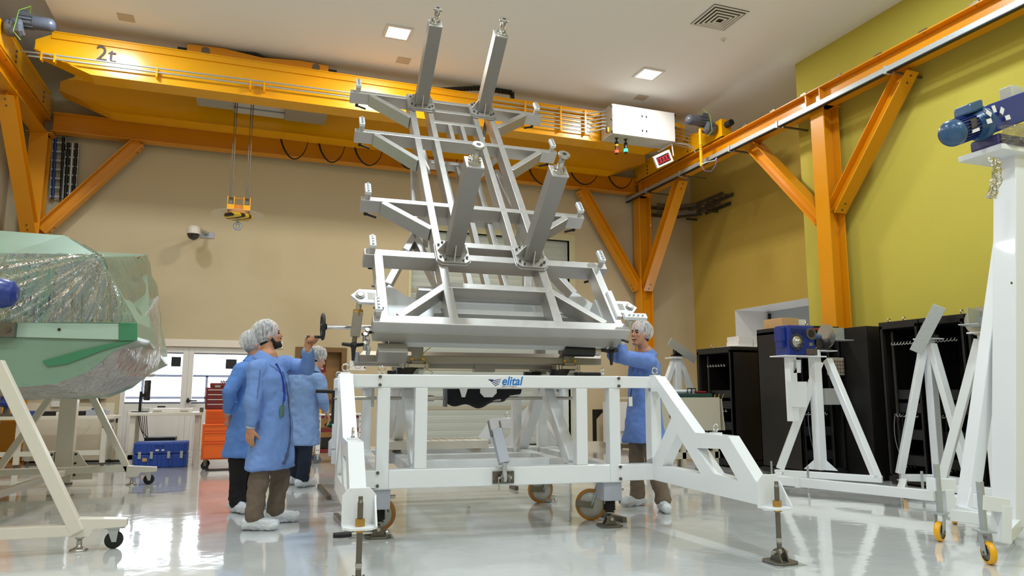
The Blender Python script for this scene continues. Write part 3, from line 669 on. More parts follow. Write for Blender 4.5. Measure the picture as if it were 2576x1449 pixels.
def foot(c, e, t, par, ht):
    """swivel foot: square plate, clevis cheeks, pin"""
    c = V((c.x, c.y, 0)); n = V((0,0,1))
    pl = [(-.1,-.06),(-.06,-.1),(.06,-.1),(.1,-.06),(.1,.06),(.06,.1),(-.06,.1),(-.1,.06)]
    f = MB().prism([c+e*a+t*b+n*.004 for a, b in pl], n*.014).build('foot_plate', M_DSTEEL, par, bevel=.003)
    MB().obox(c+n*.002, e*.12, t*.12, n*.002).build('sheet_under_foot', M_GALV, f)
    for s in (-.03, .03):
        MB().prism([c+t*(s-.006)+e*a+n*z for a, z in ((-.06,.018),(.06,.018),(.045,.04),(.025,.085),(0,.1),(-.025,.085),(-.045,.04))], t*.012).build('clevis_cheek', M_DSTEEL, f, bevel=.002)
    MB().cyl(c+t*-.06+n*.07, c+t*.06+n*.07, .014, 14).build('pin', M_STEEL, f)
    MB().lathe(c+n*.05, n, [(0,.012),(.02,.022),(.035,.02),(.05,.013),(ht-.03,.013),(ht,.02),(ht+.015,.02)], 14).build('ball_joint', M_STEEL, f)
outrigger(3.345, 5.66, (.035,-1), 1, True)
outrigger(.69, 5.87, (-.05,-1), 1, True)
def bw(u, v): return BM @ V((u, v, 0))
outrigger(3.40, 7.75, (-.55,1), 1, False)
p = bw(-.3, D-.02); outrigger(p.x, p.y, (.12,1), 1, False)
# bolted links between frame and outriggers
for v0 in (0, D-.11):
    for u0, u1 in ((-.3, .03), (2.04, 2.37)):
        for z0, z1 in ((ZT0, ZT1), (.39, .53)):
            l = BF().box(u0, u1, v0-.006, v0+.1, z0+.002, z1-.002).build('link_beam', M_WHITE, bf, bevel=.006)
            uu = .015 if u0 < 0 else 2.055; q = BF()
            for z in (z0+.02, z1-.02):
                q.nxt().cyl((uu, v0-.006, z), (uu, v0-.022, z), .013, 14).cyl((uu, v0-.022, z), (uu, v0-.0225, z), .006, 6)
            q.pieces('socket_bolt', M_BOLT, l)
eye_bolt(MB(BM), (0.03, .05, ZT1), .026).build('eye_bolt', M_CHROME, bf)
eye_bolt(MB(BM), (1.93, .05, ZT1), .026, (1,0,0)).build('eye_bolt', M_CHROME, bf)
# corner jacks
for u, v in ((-.03, .02), (1.93, .02), (-.03, D-.2), (1.93, D-.2)):
    j = BF().box(u-.02, u+.16, v, v+.19, .375, .384).build('jack_flange', M_WHITE, bf)
    BF().box(u-.012, u+.152, v+.006, v+.184, .224, .374).build('jack_gearbox', M_GREYP, j, bevel=.006)
    BF().cyl((u+.152, v+.09, .31), (u+.2, v+.09, .31), .015, 14).build('drive_shaft', M_STEEL, j)
    q = BF()
    for a in (.0, .14): q.nxt().cyl((u+a, v+.02, .384), (u+a, v+.02, .4), .012, 6); q.nxt().cyl((u+a, v+.03, .2), (u+a, v+.03, .224), .009, 8)
    q.pieces('bolt', M_BOLT, j)
    c = BM @ V((u+.07, v+.095, 0)); prof = []
    for k in range(9): prof += [(.006*k*1.6, .042), (.006*k*1.6+.0048, .055)]
    MB().lathe(c+V((0,0,.135)), (0,0,1), prof+[(.09,.045)], 20).build('rubber_bellows', M_RUB, j)
    MB().lathe(c+V((0,0,.115)), (0,0,1), [(0,.045),(.012,.045),(.012,.035),(.025,.035)], 18).build('collar', M_DSTEEL, j)
    foot(c, BM.to_3x3() @ V((1,0,0)), BM.to_3x3() @ V((0,1,0)), j, .075)
# big casters under the frame
for (u, v, sw) in ((1.86, .48, -.25), (.1, .52, -.25), (1.86, D-.5, .2), (.1, D-.5, .2)):
    a = V((cos(sw), sin(sw), 0)); b = V((-sin(sw), cos(sw), 0)); c = V((u-.03, v-.12, .135))
    if u > 1 and v < 1: c = BM.inverted() @ V((2.99, 6.12, .137))
    cs = BF().lathe(c-b*.028, b, [(0,.02),(0,.112),(.056,.112),(.056,.02)], 32).build('caster_wheel', mat('wheel_grey', (196,196,190), .35), bf)
    BF().lathe(c-b*.03, b, [(0,.112),(0,.128),(.006,.136),(.054,.136),(.06,.128),(.06,.112)], 36, True, False).build('tyre', mat('amber_tyre', (178,120,44), .4), cs)
    k = c+a*.09+V((0,0,.24)); q = BF()
    for s in (-.045, .045): q.beam(c+b*s+V((0,0,.0)), k+b*s, .012, .05, b)
    q.obox(k, a*.06, b*.06, V((0,0,.008))); q.build('fork', M_GALV, cs, bevel=.004)
    BF().cyl(c-b*.055, c+b*.055, .016, 12).build('axle', M_BOLT, cs)
    BF().beam(c-a*.14-b*.06+V((0,0,.02)), c+a*.02-b*.06+V((0,0,-.0)), .008, .055).build('brake_plate', M_DSTEEL, cs, bevel=.004)
# push-handle shaft with crank on the left end
sh = BF().cyl((-.32, 1.0, 1.08), (2.0, 1.0, 1.08), .016, 14).build('drive_shaft', M_STEEL, bf)
BF().box(.02, .045, .985, 1.015, 1.0, 1.172).build('shaft_hanger', M_GALV, sh)
for u in (.55, 1.2): BF().cyl((u-.05,1,1.08),(u+.05,1,1.08),.03,16).build('coupling', M_STEEL, sh)
BF().box(-.335, -.31, .985, 1.015, .85, 1.15).build('crank_arm', M_BLK, sh); BF().cyl((-.33, 1.0, 1.14), (-.48, 1.0, 1.145), .018, 14).build('crank_grip', M_BLK, sh)
# black fabric bag and hanger plate under the beam
fb = MB(BM)
def bag(u, v):
    x = .72+.72*u; d = 0.06+.11*sin(pi*min(1, u*1.02+.12))**.5; d *= 1+.12*sin(u*17)
    return V((x, .9+.32*v+.02*sin(u*9+v*5), 1.168-d*sin(pi*v)**.4))
fb.grid(bag, 24, 10).build('fabric_cover', mat('black_cloth', (16,16,22), .9), bf)
BF().box(.70, .72, .93, 1.07, 1.0, 1.17).build('cover_clip', M_GREY, bf)
BF().prism([(1.02,.86,1.172),(1.02,.86,1.13),(1.06,.86,1.09),(1.14,.86,1.09),(1.18,.86,1.13),(1.18,.86,1.172)], (0,.012,0)).build('gusset_plate', M_WHITE, bf)
BF().prism([(.82,.86,1.172),(.845,.86,1.09),(.875,.86,1.09),(.9,.86,1.172)], (0,.012,0)).build('gusset_plate', M_WHITE, bf)
# grey locking strut on a clevis in the middle of the lower beam
x0 = BM.inverted() @ at(1240,1190,pl=(bw(1,0),BM.to_3x3() @ V((0,1,0)))); uc = x0.x+.085
pt = BF().box(uc-.09, uc+.09, -.02, -.001, .40, .50).build('strut_plate', M_DSTEEL, bf, bevel=.004)
q = BF()
for a in (-.075, -.045, .045, .075):
    for z in (.415, .485): q.nxt().cyl((uc+a, -.02, z), (uc+a, -.034, z), .009, 10)
q.pieces('socket_bolt', M_BOLT, pt)
for a in (-.03, .03): BF().cyl((uc+a-.008, -.06, .45), (uc+a+.008, -.06, .45), .034, 20).build('clevis_cheek', M_DSTEEL, pt)
BF().box(uc-.038, uc+.038, -.06, -.02, .425, .475).build('clevis_base', M_DSTEEL, pt)
BF().cyl((uc-.055, -.06, .45), (uc+.055, -.06, .45), .012, 12).build('clevis_pin', M_STEEL, pt)
BF().tube([(uc-.052,-.065,.45),(uc-.055,-.075,.42),(uc-.05,-.075,.36)], .005).build('split_pin', M_STEEL, pt)
BF().lathe((uc,-.06,.45), (-.03,.06,1), [(-.03,.016),(0,.03),(.02,.026),(.05,.018),(.10,.02),(.11,.028),(.12,.028)], 16).build('rod_end', M_GALV, pt)
st0 = V((uc-.004,-.055,.565)); st1 = V((uc-.048,.05,.83))
sm = BF().beam(st0, st1, .085, .07, (0,-1,.4)).build('strut_tube', M_GREYP, pt, bevel=.004)
dd = (st1-st0).normalized()
for s in (-.052, .044): BF().beam(st1+V((s,0,0))-dd*.06, st1+V((s+.003,0,0))+dd*.075, .012, .03, (0,-1,.4)).build('prong', M_DSTEEL, sm, bevel=.003)
# lettering and eagle mark on the front beam
lo = BM.inverted() @ at(1228, 966, pl=(bw(1,0), BM.to_3x3() @ V((0,1,0))))
ux = BM.to_3x3() @ V((1,0,0))
lb = BM @ V((lo.x+.113, -.0005, 1.196)); m_lb = mat('logo_light_blue', (16,120,205), .4); m_db = mat('logo_dark_blue', (22,26,110), .4)
MB().text('elital', lb, ux, (0,0,1), .100, .001, True, shear=.22, sx=.93).build('logo_lettering', m_lb, bf)
MB().text('elettronica italiana srl', lb+V((0,0,-.0135))+ux*.002, ux, (0,0,1), .0135, .0008, shear=.2, sx=1.1).build('logo_small_lettering', M_BLK, bf)
MB(BM).box(lo.x+.11, lo.x+.15, -.001, 0, 1.177, 1.1785).build('logo_green_line', mat('logo_green', (40,120,70), .5), bf)
MB(BM).box(lo.x+.2, lo.x+.24, -.001, 0, 1.177, 1.1785).build('logo_red_line', mat('logo_red', (170,50,60), .5), bf)
q = MB(BM); u0 = lo.x
q.nxt().prism([(u0,-.001,1.238),(u0+.006,-.001,1.242),(u0+.035,-.001,1.241),(u0+.05,-.001,1.237),(u0+.03,-.001,1.226),(u0+.015,-.001,1.23),(u0+.006,-.001,1.234)], (0,.001,0))
for k in range(4):
    pts = []
    for t in range(9):
        f = t/8; pts.append((u0+.022+k*.011+f*(.088-.017*k), -.001, 1.224-k*.0115+(.020-.002*k)*sin(f*pi*.5)))
    low = [(p[0]+.002, p[1], p[2]-.0062*(1-.3*i/8)) for i, p in enumerate(pts)]
    q.nxt().prism(pts+low[::-1], (0,.001,0))
q.pieces('eagle_mark', m_db, bf)
# ================= steel turntable carriage between frame and tilting lattice =================
tc_ = thing('turntable_carriage', 'stainless steel turntable carriage with bearings on top of the white base', 'carriage', M=BM @ TR(0, .4, 0))
def BV(): return MB(BM @ TR(0, .4, 0))
YQ = .25
MST = mat('satin_steel', (160,156,148), .42, .5, var=.05, vscale=6)
for u0, u1 in ((-.12, 2.16),):
    BV().prism([(u0,YQ,1.40),(u0,YQ,1.46),(u0+.03,YQ+.07,1.50),(u0+.03,YQ+.16,1.50),(u0,YQ+.16,1.40)], (u1-u0,0,0)).build('cross_rail', MST, tc_, bevel=.004)
BV().prism([(-.12,1.15,1.40),(-.12,1.15,1.5),(-.12,1.3,1.5),(-.12,1.3,1.40)], (2.28,0,0)).build('cross_rail', MST, tc_, bevel=.004)
e = BV().box(-.17, -.12, YQ+.0, YQ+.12, 1.39, 1.49).build('switch_box', M_GREYP, tc_, bevel=.012)
BV().box(-.185, -.17, YQ+.02, YQ+.06, 1.415, 1.465).build('orange_button', M_ORTOOL, e, bevel=.004)
for u in (.34, 1.78):
    for v in (YQ-.02, 1.14):
        k = BV().box(u, u+.11, v, v+.12, 1.33, 1.42).box(u+.005, u+.105, v+.01, v+.11, 1.42, 1.60).build('upright', MST, tc_, bevel=.004)
        b = BV().box(u-.03, u+.15, v-.03, v+.14, 1.352, 1.385).build('bearing_bracket', M_STEEL, k, bevel=.003)
        BV().cyl((u-.03,v+.05,1.29),(u-.03,v+.05,1.352),.1,24).build('slew_bearing', M_BLK, b)
        q = BV()
        for s in range(7): q.nxt().box(u+.0+s*.006, u+.09+s*.006, v-.06+.004*s, v-.03, 1.284+.0085*s, 1.289+.0085*s)
        q.pieces('shim_plate', M_GALV, b)
        q = BV()
        for s in (-.08, -.05, .13): q.nxt().cyl((u+s,v-.03,1.345),(u+s,v-.03,1.39),.014,12)
        q.pieces('bolt', M_STEEL, b)
    BV().box(u-.02, u+.13, YQ+.02, 1.26, 1.36, 1.42).build('long_rail', MST, tc_, bevel=.004)
    BV().box(u-.16, u+.24, .1, 1.4, 1.278, 1.29).build('mount_plate', M_STEEL, tc_)
BV().prism([(.45,YQ+.03,1.44),(.45,YQ+.05,1.465),(.45,YQ+.11,1.465),(.45,YQ+.11,1.44)], (1.33,0,0)).build('rail_cover', mat('brown_steel', (110,96,80), .4, .6), tc_)
BV().box(.45, 1.78, YQ+.3, YQ+.38, 1.36, 1.40).build('tie_bar', MST, tc_)
BV().box(.98, 1.18, YQ+.28, YQ+.4, 1.33, 1.41).build('centre_block', MST, tc_, bevel=.004)
BV().box(1.86, 2.12, .1, .3, 1.29, 1.325).build('black_pad', M_BLK, tc_, bevel=.01)
q = BV()
for u in (.34, 1.78):
    q.nxt().tube([(u+.11,YQ-.03,1.42),(u+.15,YQ-.04,1.38),(u+.13,YQ-.05,1.34),(u+.19,YQ-.05,1.31),(u+.16,YQ-.05,1.285)], .004, 6)
    q.nxt().tube([(u+.06,YQ-.03,1.43),(u+.12,YQ-.03,1.5),(u+.2,YQ-.02,1.56)], .004, 6)
q.pieces('earth_wire', mat('yellow_green_wire', (190,180,60), .5), tc_)
q = BV()
for u in (.34, 1.78):
    for s in (0, .1): q.nxt().cyl((u+s, YQ-.021, 1.43),(u+s, YQ-.035, 1.43),.013,12)
q.pieces('yellow_cap', M_YELW, tc_)
for u in (.12, 1.9): BV().box(u, u+.12, .5, .8, 1.5, 1.66).build('drive_housing', M_BLK, tc_, bevel=.03)
# ================= tilted aluminium lattice =================
O_ = V((2.132, 5.95, 1.748)); U_ = V((.999,-.038,-.002)); V_ = V((.026,.636,.771)); W_ = V((-.028,-.771,.636))
FM = Matrix((U_, V_, W_)).transposed().to_4x4(); FM.translation = O_
fx = thing('tilting_lattice', 'huge silver aluminium lattice tilted upward with four square posts on its face', 'lattice', M=FM)
def FX(): return MB(FM)
def mem(name, a, b, wd=.085, dp=.15, w=0, m=None, par=None, bev=.005):
    return FX().beam((a[0],a[1],w-dp/2), (b[0],b[1],w-dp/2), wd, dp, (0,0,1)).build(name, m or M_ALU, par or fx, bevel=bev)
# bottom beam: deep box with a second step below
FX().box(-1.17, 1.17, -.06, .03, -.12, 0).build('bottom_beam', M_ALU, fx, bevel=.006)
FX().prism([(-1.15,-.02,-.10),(-1.15,-.06,-.12),(-1.15,-.05,-.24),(-1.15,.06,-.28),(-1.15,.10,-.12)], (2.27,0,0)).build('bottom_channel', mat('satin_aluminium', (178,174,166), .45, .7), fx, bevel=.004)
mem('cross_beam', (-1.2,.84), (1.2,.84), .085, .16)
mem('cross_beam', (-.27,1.03), (.27,1.03), .075, .15)
mem('cross_beam', (-.48,.44), (.48,.44), .07, .14)
mem('cross_beam', (-1.19,1.66), (1.19,1.66), .065, .15)
mem('cross_beam', (-1.2,2.95), (1.2,2.95), .065, .15)
mem('cross_beam', (-1.22,3.84), (1.22,3.84), .065, .15)
for v in (3.61, 3.34): mem('cross_beam', (-.27,v), (.27,v), .06, .12)
for u in (-.5, .5):
    mem('stringer', (u,.86), (u,3.95), .075, .15, -.001)
    mem('stringer', (u*.96,-.02), (u*.98,.86), .085, .15, -.001)
for u in (-.28, .28): mem('stringer', (u,.9), (u,3.9), .065, .15, -.0015)
for u in (-.075, .075): mem('short_rib', (u,2.96), (u,3.36), .05, .12, -.002)
for s in (-1, 1):
    mem('side_rail', (s*1.075,0), (s*1.075,.84), .08, .15, -.001)
    mem('diagonal_brace', (s*.95,.03), (s*.5,.44), .065, .14, -.002)
    for v0, v1 in ((1.63,1.26), (2.92,2.47), (3.81,3.39)): mem('diagonal_brace', (s*.98,v0), (s*.53,v1), .065, .15, -.002)
# clamp blocks with bolts and lever handles at every arm end
mb_ = mat('white_clamp_block', (226,228,232), .35, .2)
for v in (.02, .84, 1.66, 2.95, 3.84):
    for s in (-1, 1):
        u = s*1.13
        if v < .1 and s > 0:
            c = FX().box(1.1, 1.33, .01, .07, .06, .10).build('clamp_block', mb_, fx, bevel=.006); pos = [(1.15+.045*k, .04) for k in range(4)]
            FX().cyl((1.17,.03,0),(1.17,.03,.06),.03,16).build('spacer', M_ALU, c)
        else:
            c = FX().box(u-.03, u+.03, v-.03, v+.12, .06, .10).build('clamp_block', mb_, fx, bevel=.006); pos = [(u, v-.008), (u, v+.028), (u, v+.066), (u, v+.098)]
            FX().cyl((u,v+.0,0),(u,v+.0,.06),.03,16).build('spacer', M_ALU, c)
        q = FX()
        for x, y in pos: q.nxt().cyl((x,y,.10),(x,y,.116),.011,10)
        q.pieces('bolt', M_GALV, c)
        lv = FX().cyl((u,v,-.16),(u,v,-.20),.018,12).beam((u,v,-.19),(u-.11*s*(1 if v>.1 else -1),v-.03,-.205),.022,.018).build('lever_handle', M_BLK, c, bevel=.004)
# posts: square tubes on octagonal foot plates with gussets, spools on top
def post(u, v):
    t = .075
    p = FX().box(u-t, u+t, v-t, v+t, .045, 1.02).build('square_post', mat('post_aluminium', (150,146,142), .5, .55, var=.05, vscale=5), fx, bevel=.006)
    oc = lambda r, c: [(u-r,v-c),(u-c,v-r),(u+c,v-r),(u+r,v-c),(u+r,v+c),(u+c,v+r),(u-c,v+r),(u-r,v+c)]
    FX().prism([(a,b,.003) for a, b in oc(.165,.12)], (0,0,.018)).build('foot_plate', M_ALU, p, bevel=.002)
    FX().prism([(a,b,.024) for a, b in oc(.155,.115)], (0,0,.02)).build('foot_plate', M_ALU, p, bevel=.002)
    for dx, dy in ((1,0),(-1,0),(0,1),(0,-1)):
        a = V((u+dx*t, v+dy*t, .044)); n = V((dy,dx,0)).normalized()*.005
        FX().prism([a-n, a-n+V((dx*.07,dy*.07,0)), a-n+V((0,0,.13))], n*2).build('gusset', M_ALU, p)
    q = FX()
    for a in (-1,1):
        for b in (-1,1):
            q.nxt().cyl((u+a*.125,v+b*.085,.044),(u+a*.125,v+b*.085,.062),.012,10); q.nxt().cyl((u+a*.085,v+b*.125,.044),(u+a*.085,v+b*.125,.062),.012,10)
    q.pieces('bolt', M_BOLT, p)
    FX().box(u-t-.004, u+t+.004, v-t-.004, v+t+.004, 1.02, 1.036).build('top_plate', M_ALU, p, bevel=.002)
    s = FX().lathe((u,v,1.036),(0,0,1),[(0,.058),(.018,.058),(.018,.03),(.14,.03),(.15,.052),(.17,.055),(.176,.05)],24).build('spool', M_STEEL, p)
    FX().cyl((u,v,1.2121),(u,v,1.2135),.02,16).build('bore', M_BLK, s)
    q = FX()
    for k in range(8):
        a = 2*pi*k/8+.2; q.nxt().cyl((u+cos(a)*.048,v+sin(a)*.048,1.036),(u+cos(a)*.048,v+sin(a)*.048,1.075),.0095,8)
    q.pieces('bolt', M_STEEL, p)
for u in (-.386, .386):
    for v in (.865, 3.695): post(u, v)
# rear trusses and bottom tray behind the face
for a, b in (((-.1,.7),(-.1,3.1)), ((.08,.7),(.08,3.1)), ((.28,.7),(.28,3.1))): mem('rear_stringer', a, b, .06, .1, -.42)
for v in (.68, 2.0, 3.1): mem('rear_cross_beam', (-.5,v), (.5,v), .06, .1, -.4)
for s in (-1, 1):
    mem('rear_leg', (s*.62,1.56), (s*.95,.78), .07, .12, -.32); mem('rear_leg', (s*.62,1.56), (s*.42,.7), .07, .12, -.32)
    mem('rear_leg', (s*.5,2.9), (s*.62,1.56), .06, .1, -.3)
    FX().beam((s*.5,2.95,-.14),(s*.3,2.9,-.44),.05,.05).build('rear_strut', M_ALU, fx); FX().beam((s*.5,1.66,-.14),(s*.5,1.5,-.44),.05,.05).build('rear_strut', M_ALU, fx)
    FX().beam((s*.5,3.8,-.14),(s*.3,3.05,-.44),.05,.05).build('rear_strut', M_ALU, fx)
m_sheet = mat('sheet_aluminium', (205,206,206), .5, .35)
FX().prism([(-1.0,.0,-.33),(-1.02,.66,-.33),(-.94,.76,-.33),(-.78,.60,-.33),(.78,.60,-.33),(.94,.8,-.33),(1.1,.62,-.33),(1.06,.0,-.33)], (0,0,.012)).build('tray_panel', m_sheet, fx)
FX().box(-1.0, 1.04, -.02, .0, -.33, -.12).build('tray_panel', m_sheet, fx)
FX().box(-.6, .8, .24, .3, -.318, -.16).build('tray_rib', m_sheet, fx, bevel=.004)
FX().box(-.7, .75, .57, .63, -.32, -.2).build('tray_rib', M_ALU, fx, bevel=.004)
for s in (-1, 1): FX().box(s*1.03-.008, s*1.03+.008, 0, .5, -.33, -.15).build('tray_end', m_sheet, fx)
# trunnions at both sides: hub plate, screw jack with star handle, guide block
for s in (-1, 1):
    hp_ = FX().prism([(s*1.12,.17,-.03),(s*1.27,.17,-.03),(s*1.34,.25,-.03),(s*1.27,.33,-.03),(s*1.12,.33,-.03)], (0,0,.03)).build('hub_plate', mb_, fx, bevel=.003)
    FX().cyl((s*1.26,.25,.0),(s*1.26,.25,.012),.04,24).build('hub_ring', M_DSTEEL, hp_); FX().cyl((s*1.26,.25,.012),(s*1.26,.25,.018),.024,20).build('hub_bearing', M_STEEL, hp_)
    FX().box(s*1.13, s*1.2, .21, .29, .0, .002).build('hub_window', M_DSTEEL, hp_)
    FX().box(s*1.1-.02, s*1.1+.03, .1, .45, -.06, .02).build('guide_block', mb_, fx, bevel=.004)
    q = FX()
    for k in range(4): q.nxt().cyl((s*1.13,.13+.09*k,-.02),(s*1.155,.13+.09*k,-.02),.011,10)
    q.pieces('bolt', M_BOLT, hp_)
    a = FM @ V((s*1.26-(.13 if s > 0 else 0),.25,-.03)); o_ = -.02 if s < 0 else -.03; b = a+V((o_*.6,.0,-.12)); c = a+V((o_*1.6,.0,-.33)); d = a+V((o_*2,.0,-.40))
    j = MB().cyl(a, b, .024, 16).build('jack_rod', M_STEEL, fx)
    MB().cyl(b+V((0,0,.02)), b-V((0,0,.03)), .045, 6, smooth=False).build('brass_collar', M_BRASS, j)
    MB().beam(b, c, .075, .075, (0,1,0)).build('jack_body', mat('jack_grey', (150,146,138), .4, .6), j, bevel=.004)
    MB().cyl(c, d, .02, 12).build('jack_screw', M_DSTEEL, j)
    hdl = MB().lathe(d+V((0,0,.02)), (0,0,-1), [(0,.022),(.03,.028),(.05,.02),(.15,.012)], 14)
    for k in range(3):
        an = 2*pi*k/3+.5; hdl.tube([d, d+V((cos(an)*.05,sin(an)*.05,.005)), d+V((cos(an)*.1,sin(an)*.1,.012))], [.02,.017,.016], 10)
    hdl.build('star_handle', M_BLK, j)
    q = FX()
    for k in range(5 if s < 0 else 0): q.nxt().cyl((s*(1.2+.02*(k%2)),-.03-.05*k,-.2),(s*(1.2+.02*(k%2)),-.03-.05*k,-.12),.018,12)
    q.pieces('roller', M_STEEL, fx)
    if s < 0: FX().box(-1.1, -.85, -.15, -.05, -.4, -.26).build('side_gearbox', MST, fx, bevel=.006)
    else:
        g0 = FM @ V((.62,-.02,-.33)); MB().cyl(g0, g0+V((.30,0,0)), .055, 20).build('black_motor', M_BLK, fx); MB().cyl(g0+V((.30,0,0)), g0+V((.36,0,0)), .045, 20).build('motor_flange', M_STEEL, fx)
# handwheel on its shaft at the left side
cw = at(812, 822, y=6.42); ce = at(905, 823, y=6.42)
hw = MB().cyl(cw+V((.02,0,0)), ce+V((.15,0,.0)), .019, 18).build('handwheel_shaft', M_CHROME, fx)
ax = (ce-cw).normalized()
w_ = MB().torus(cw, ax, .105, .014, 32, 10).lathe(cw-ax*.02, ax, [(0,.02),(.01,.03),(.05,.03),(.055,.02)], 18)
for k in range(3):
    an = 2*pi*k/3; x, y = w_.frame(ax); w_.beam(cw, cw+(x*cos(an)+y*sin(an))*.1, .022, .012, ax)
w_.build('handwheel', M_BLK, hw)
hg = at(800, 848, y=6.42); MB().tube([V((cw.x-.005, cw.y, hg.z)), V((cw.x-.03,cw.y,hg.z)), V((cw.x-.13,cw.y,hg.z-.004))], [.012,.013,.017], 12).build('crank_grip', M_BLK, hw)
# ================= four technicians =================
def cap(mb, a, b, ra, rb=None, n=14):
    a = V(a); b = V(b); rb = ra if rb is None else rb; L = (b-a).length
    pr = [(-ra*cos(pi*k/8), ra*sin(pi*k/8)) for k in range(5)] + [(L+rb*sin(pi*k/8), rb*cos(pi*k/8)) for k in range(5)]
    return mb.lathe(a, b-a, pr, n)
def rotm(f, u):
    """columns forward, left, up"""
    f = V(f).normalized(); l = V(u).cross(f).normalized(); u = f.cross(l)
    return Matrix((f, l, u)).transposed()
SKIN = {}
def skin_mat(nm, rgb): return mat('skin_'+nm, rgb, .5, var=.06, vscale=25, spec=.35)
m_coat = mat('blue_lab_coat', (112,146,208), .8, var=.05, vscale=9, bump=.45, bscale=9, stretch=(1,1,.55))
m_coat2 = mat('deep_blue_lab_coat', (96,140,212), .8, var=.05, vscale=9, bump=.45, bscale=9, stretch=(1,1,.55))
m_cuff = mat('grey_knit_cuff', (196,198,200), .9, bump=.3, bscale=220)
m_net = bpy.data.materials.new('white_hairnet'); m_net.use_nodes = True
def _net():
    nt = m_net.node_tree; b = nt.nodes['Principled BSDF']; b.inputs['Base Color'].default_value = (.82,.83,.86,1); b.inputs['Roughness'].default_value = .7
    tc = nt.nodes.new('ShaderNodeTexCoord'); n = nt.nodes.new('ShaderNodeTexNoise'); n.inputs['Scale'].default_value = 38; n.inputs['Detail'].default_value = 3
    mp = nt.nodes.new('ShaderNodeMapping'); mp.inputs['Scale'].default_value = (1.6,1.6,.35)
    nt.links.new(tc.outputs['Object'], mp.inputs[0]); nt.links.new(mp.outputs[0], n.inputs['Vector'])
    r = nt.nodes.new('ShaderNodeMapRange'); r.inputs[1].default_value = .36; r.inputs[2].default_value = .62; r.inputs[3].default_value = .26; r.inputs[4].default_value = .68
    nt.links.new(n.outputs['Fac'], r.inputs[0]); nt.links.new(r.outputs[0], b.inputs['Alpha'])
    bp = nt.nodes.new('ShaderNodeBump'); bp.inputs['Strength'].default_value = .35; bp.inputs['Distance'].default_value = .006; nt.links.new(n.outputs['Fac'], bp.inputs['Height']); nt.links.new(bp.outputs[0], b.inputs['Normal'])
_net()
m_shoe = mat('white_overshoe', (222,226,232), .55, bump=.6, bscale=34, var=.04, vscale=20)
m_hair = mat('dark_hair', (34,24,20), .7, bump=.3, bscale=90)
m_ghair = mat('grey_hair', (150,142,134), .7)
m_eye = mat('dark_eye', (22,16,14), .2)
m_teeth = mat('teeth', (226,220,206), .4)
m_lip = mat('lip', (150,84,72), .5)
tex = bpy.data.textures.new('fold_texture', 'CLOUDS'); tex.noise_scale = .12; tex.noise_depth = 2
tex2 = bpy.data.textures.new('crinkle_texture', 'CLOUDS'); tex2.noise_scale = .045; tex2.noise_depth = 2
def folds(o, t, s):
    d = o.modifiers.new('folds', 'DISPLACE'); d.texture = t; d.strength = s; d.mid_level = .5; d.texture_coords = 'GLOBAL'; return o
def hand(mb, wrist, d, pn, th, curl=.3, sc=1.0, tcurl=.5):
    """palm + five bent fingers. d: towards fingertips, pn: palm normal (palm side), th: thumb side"""
    R3 = rotm(d, pn); d = R3.col[0].copy(); pn = R3.col[2].copy(); s = V(th); s = (s-d*s.dot(d)-pn*s.dot(pn)).normalized()
    w = V(wrist); k = sc
    cap(mb, w-d*.02, w+d*.02, .027*k, .028*k)
    for j in range(4):
        o = s*(.030-.020*j)*k; base = w+d*(.088-.006*abs(j-1.2))*k+o
        cap(mb, w+d*.01+o*.7, base, .017*k, .0125*k, 10)
        L = (.042,.047,.043,.034)[j]*k; p = base; ang = curl*(.8+.1*j)
        for q, (f, r) in enumerate(((1,.0098),(.72,.009),(.55,.008))):
            dd = d*cos(ang)+pn*sin(ang); e = p+dd*L*f; cap(mb, p, e, r*k, r*.93*k, 10); p = e; ang += curl*(1.35 if q == 0 else 1.0)
    p = w+d*.022*k+s*.024*k; dd = (d*.62+s*.62+pn*.3).normalized()
    for q, (L, r) in enumerate(((.042,.0145),(.034,.0115),(.026,.0098))):
        e = p+dd*L*k; cap(mb, p, e, r*k, r*.9*k, 10); p = e; dd = (dd+(pn*.55+d*.25-s*.55)*tcurl).normalized()
def head(mb, c, f, u):
    """skull, jaw, nose, brow, ears; returns local->world"""
    Q = rotm(f, u)
    def X(a, b, z): return V(c)+Q @ V((a, b, z))
    mb.ell(X(-.008,0,.035), (.096,.076,.098), 24, 18, Q); mb.ell(X(.022,0,-.03), (.070,.062,.088), 20, 14, Q)
    mb.ell(X(.03,0,-.075), (.055,.05,.045), 16, 12, Q)
    cap(mb, X(.068,-.012,-.098), X(.068,.012,-.098), .021)                 # chin
    cap(mb, X(.084,0,.022), X(.107,0,-.018), .0085, .0125); mb.ell(X(.103,0,-.022), (.013,.017,.010), 12, 8, Q)   # nose
    cap(mb, X(.078,-.036,.030), X(.078,.036,.030), .0115)                   # brow
    for s in (-1, 1):
        mb.ell(X(.062,s*.036,-.018), (.024,.022,.022), 12, 8, Q)            # cheek
        mb.ell(X(-.008,s*.076,-.006), (.020,.009,.032), 12, 8, Q)           # ear
    mb.ell(X(.084,0,-.052), (.012,.022,.007), 12, 6, Q); mb.ell(X(.082,0,-.064), (.012,.020,.007), 12, 6, Q)      # lips
    return X, Q
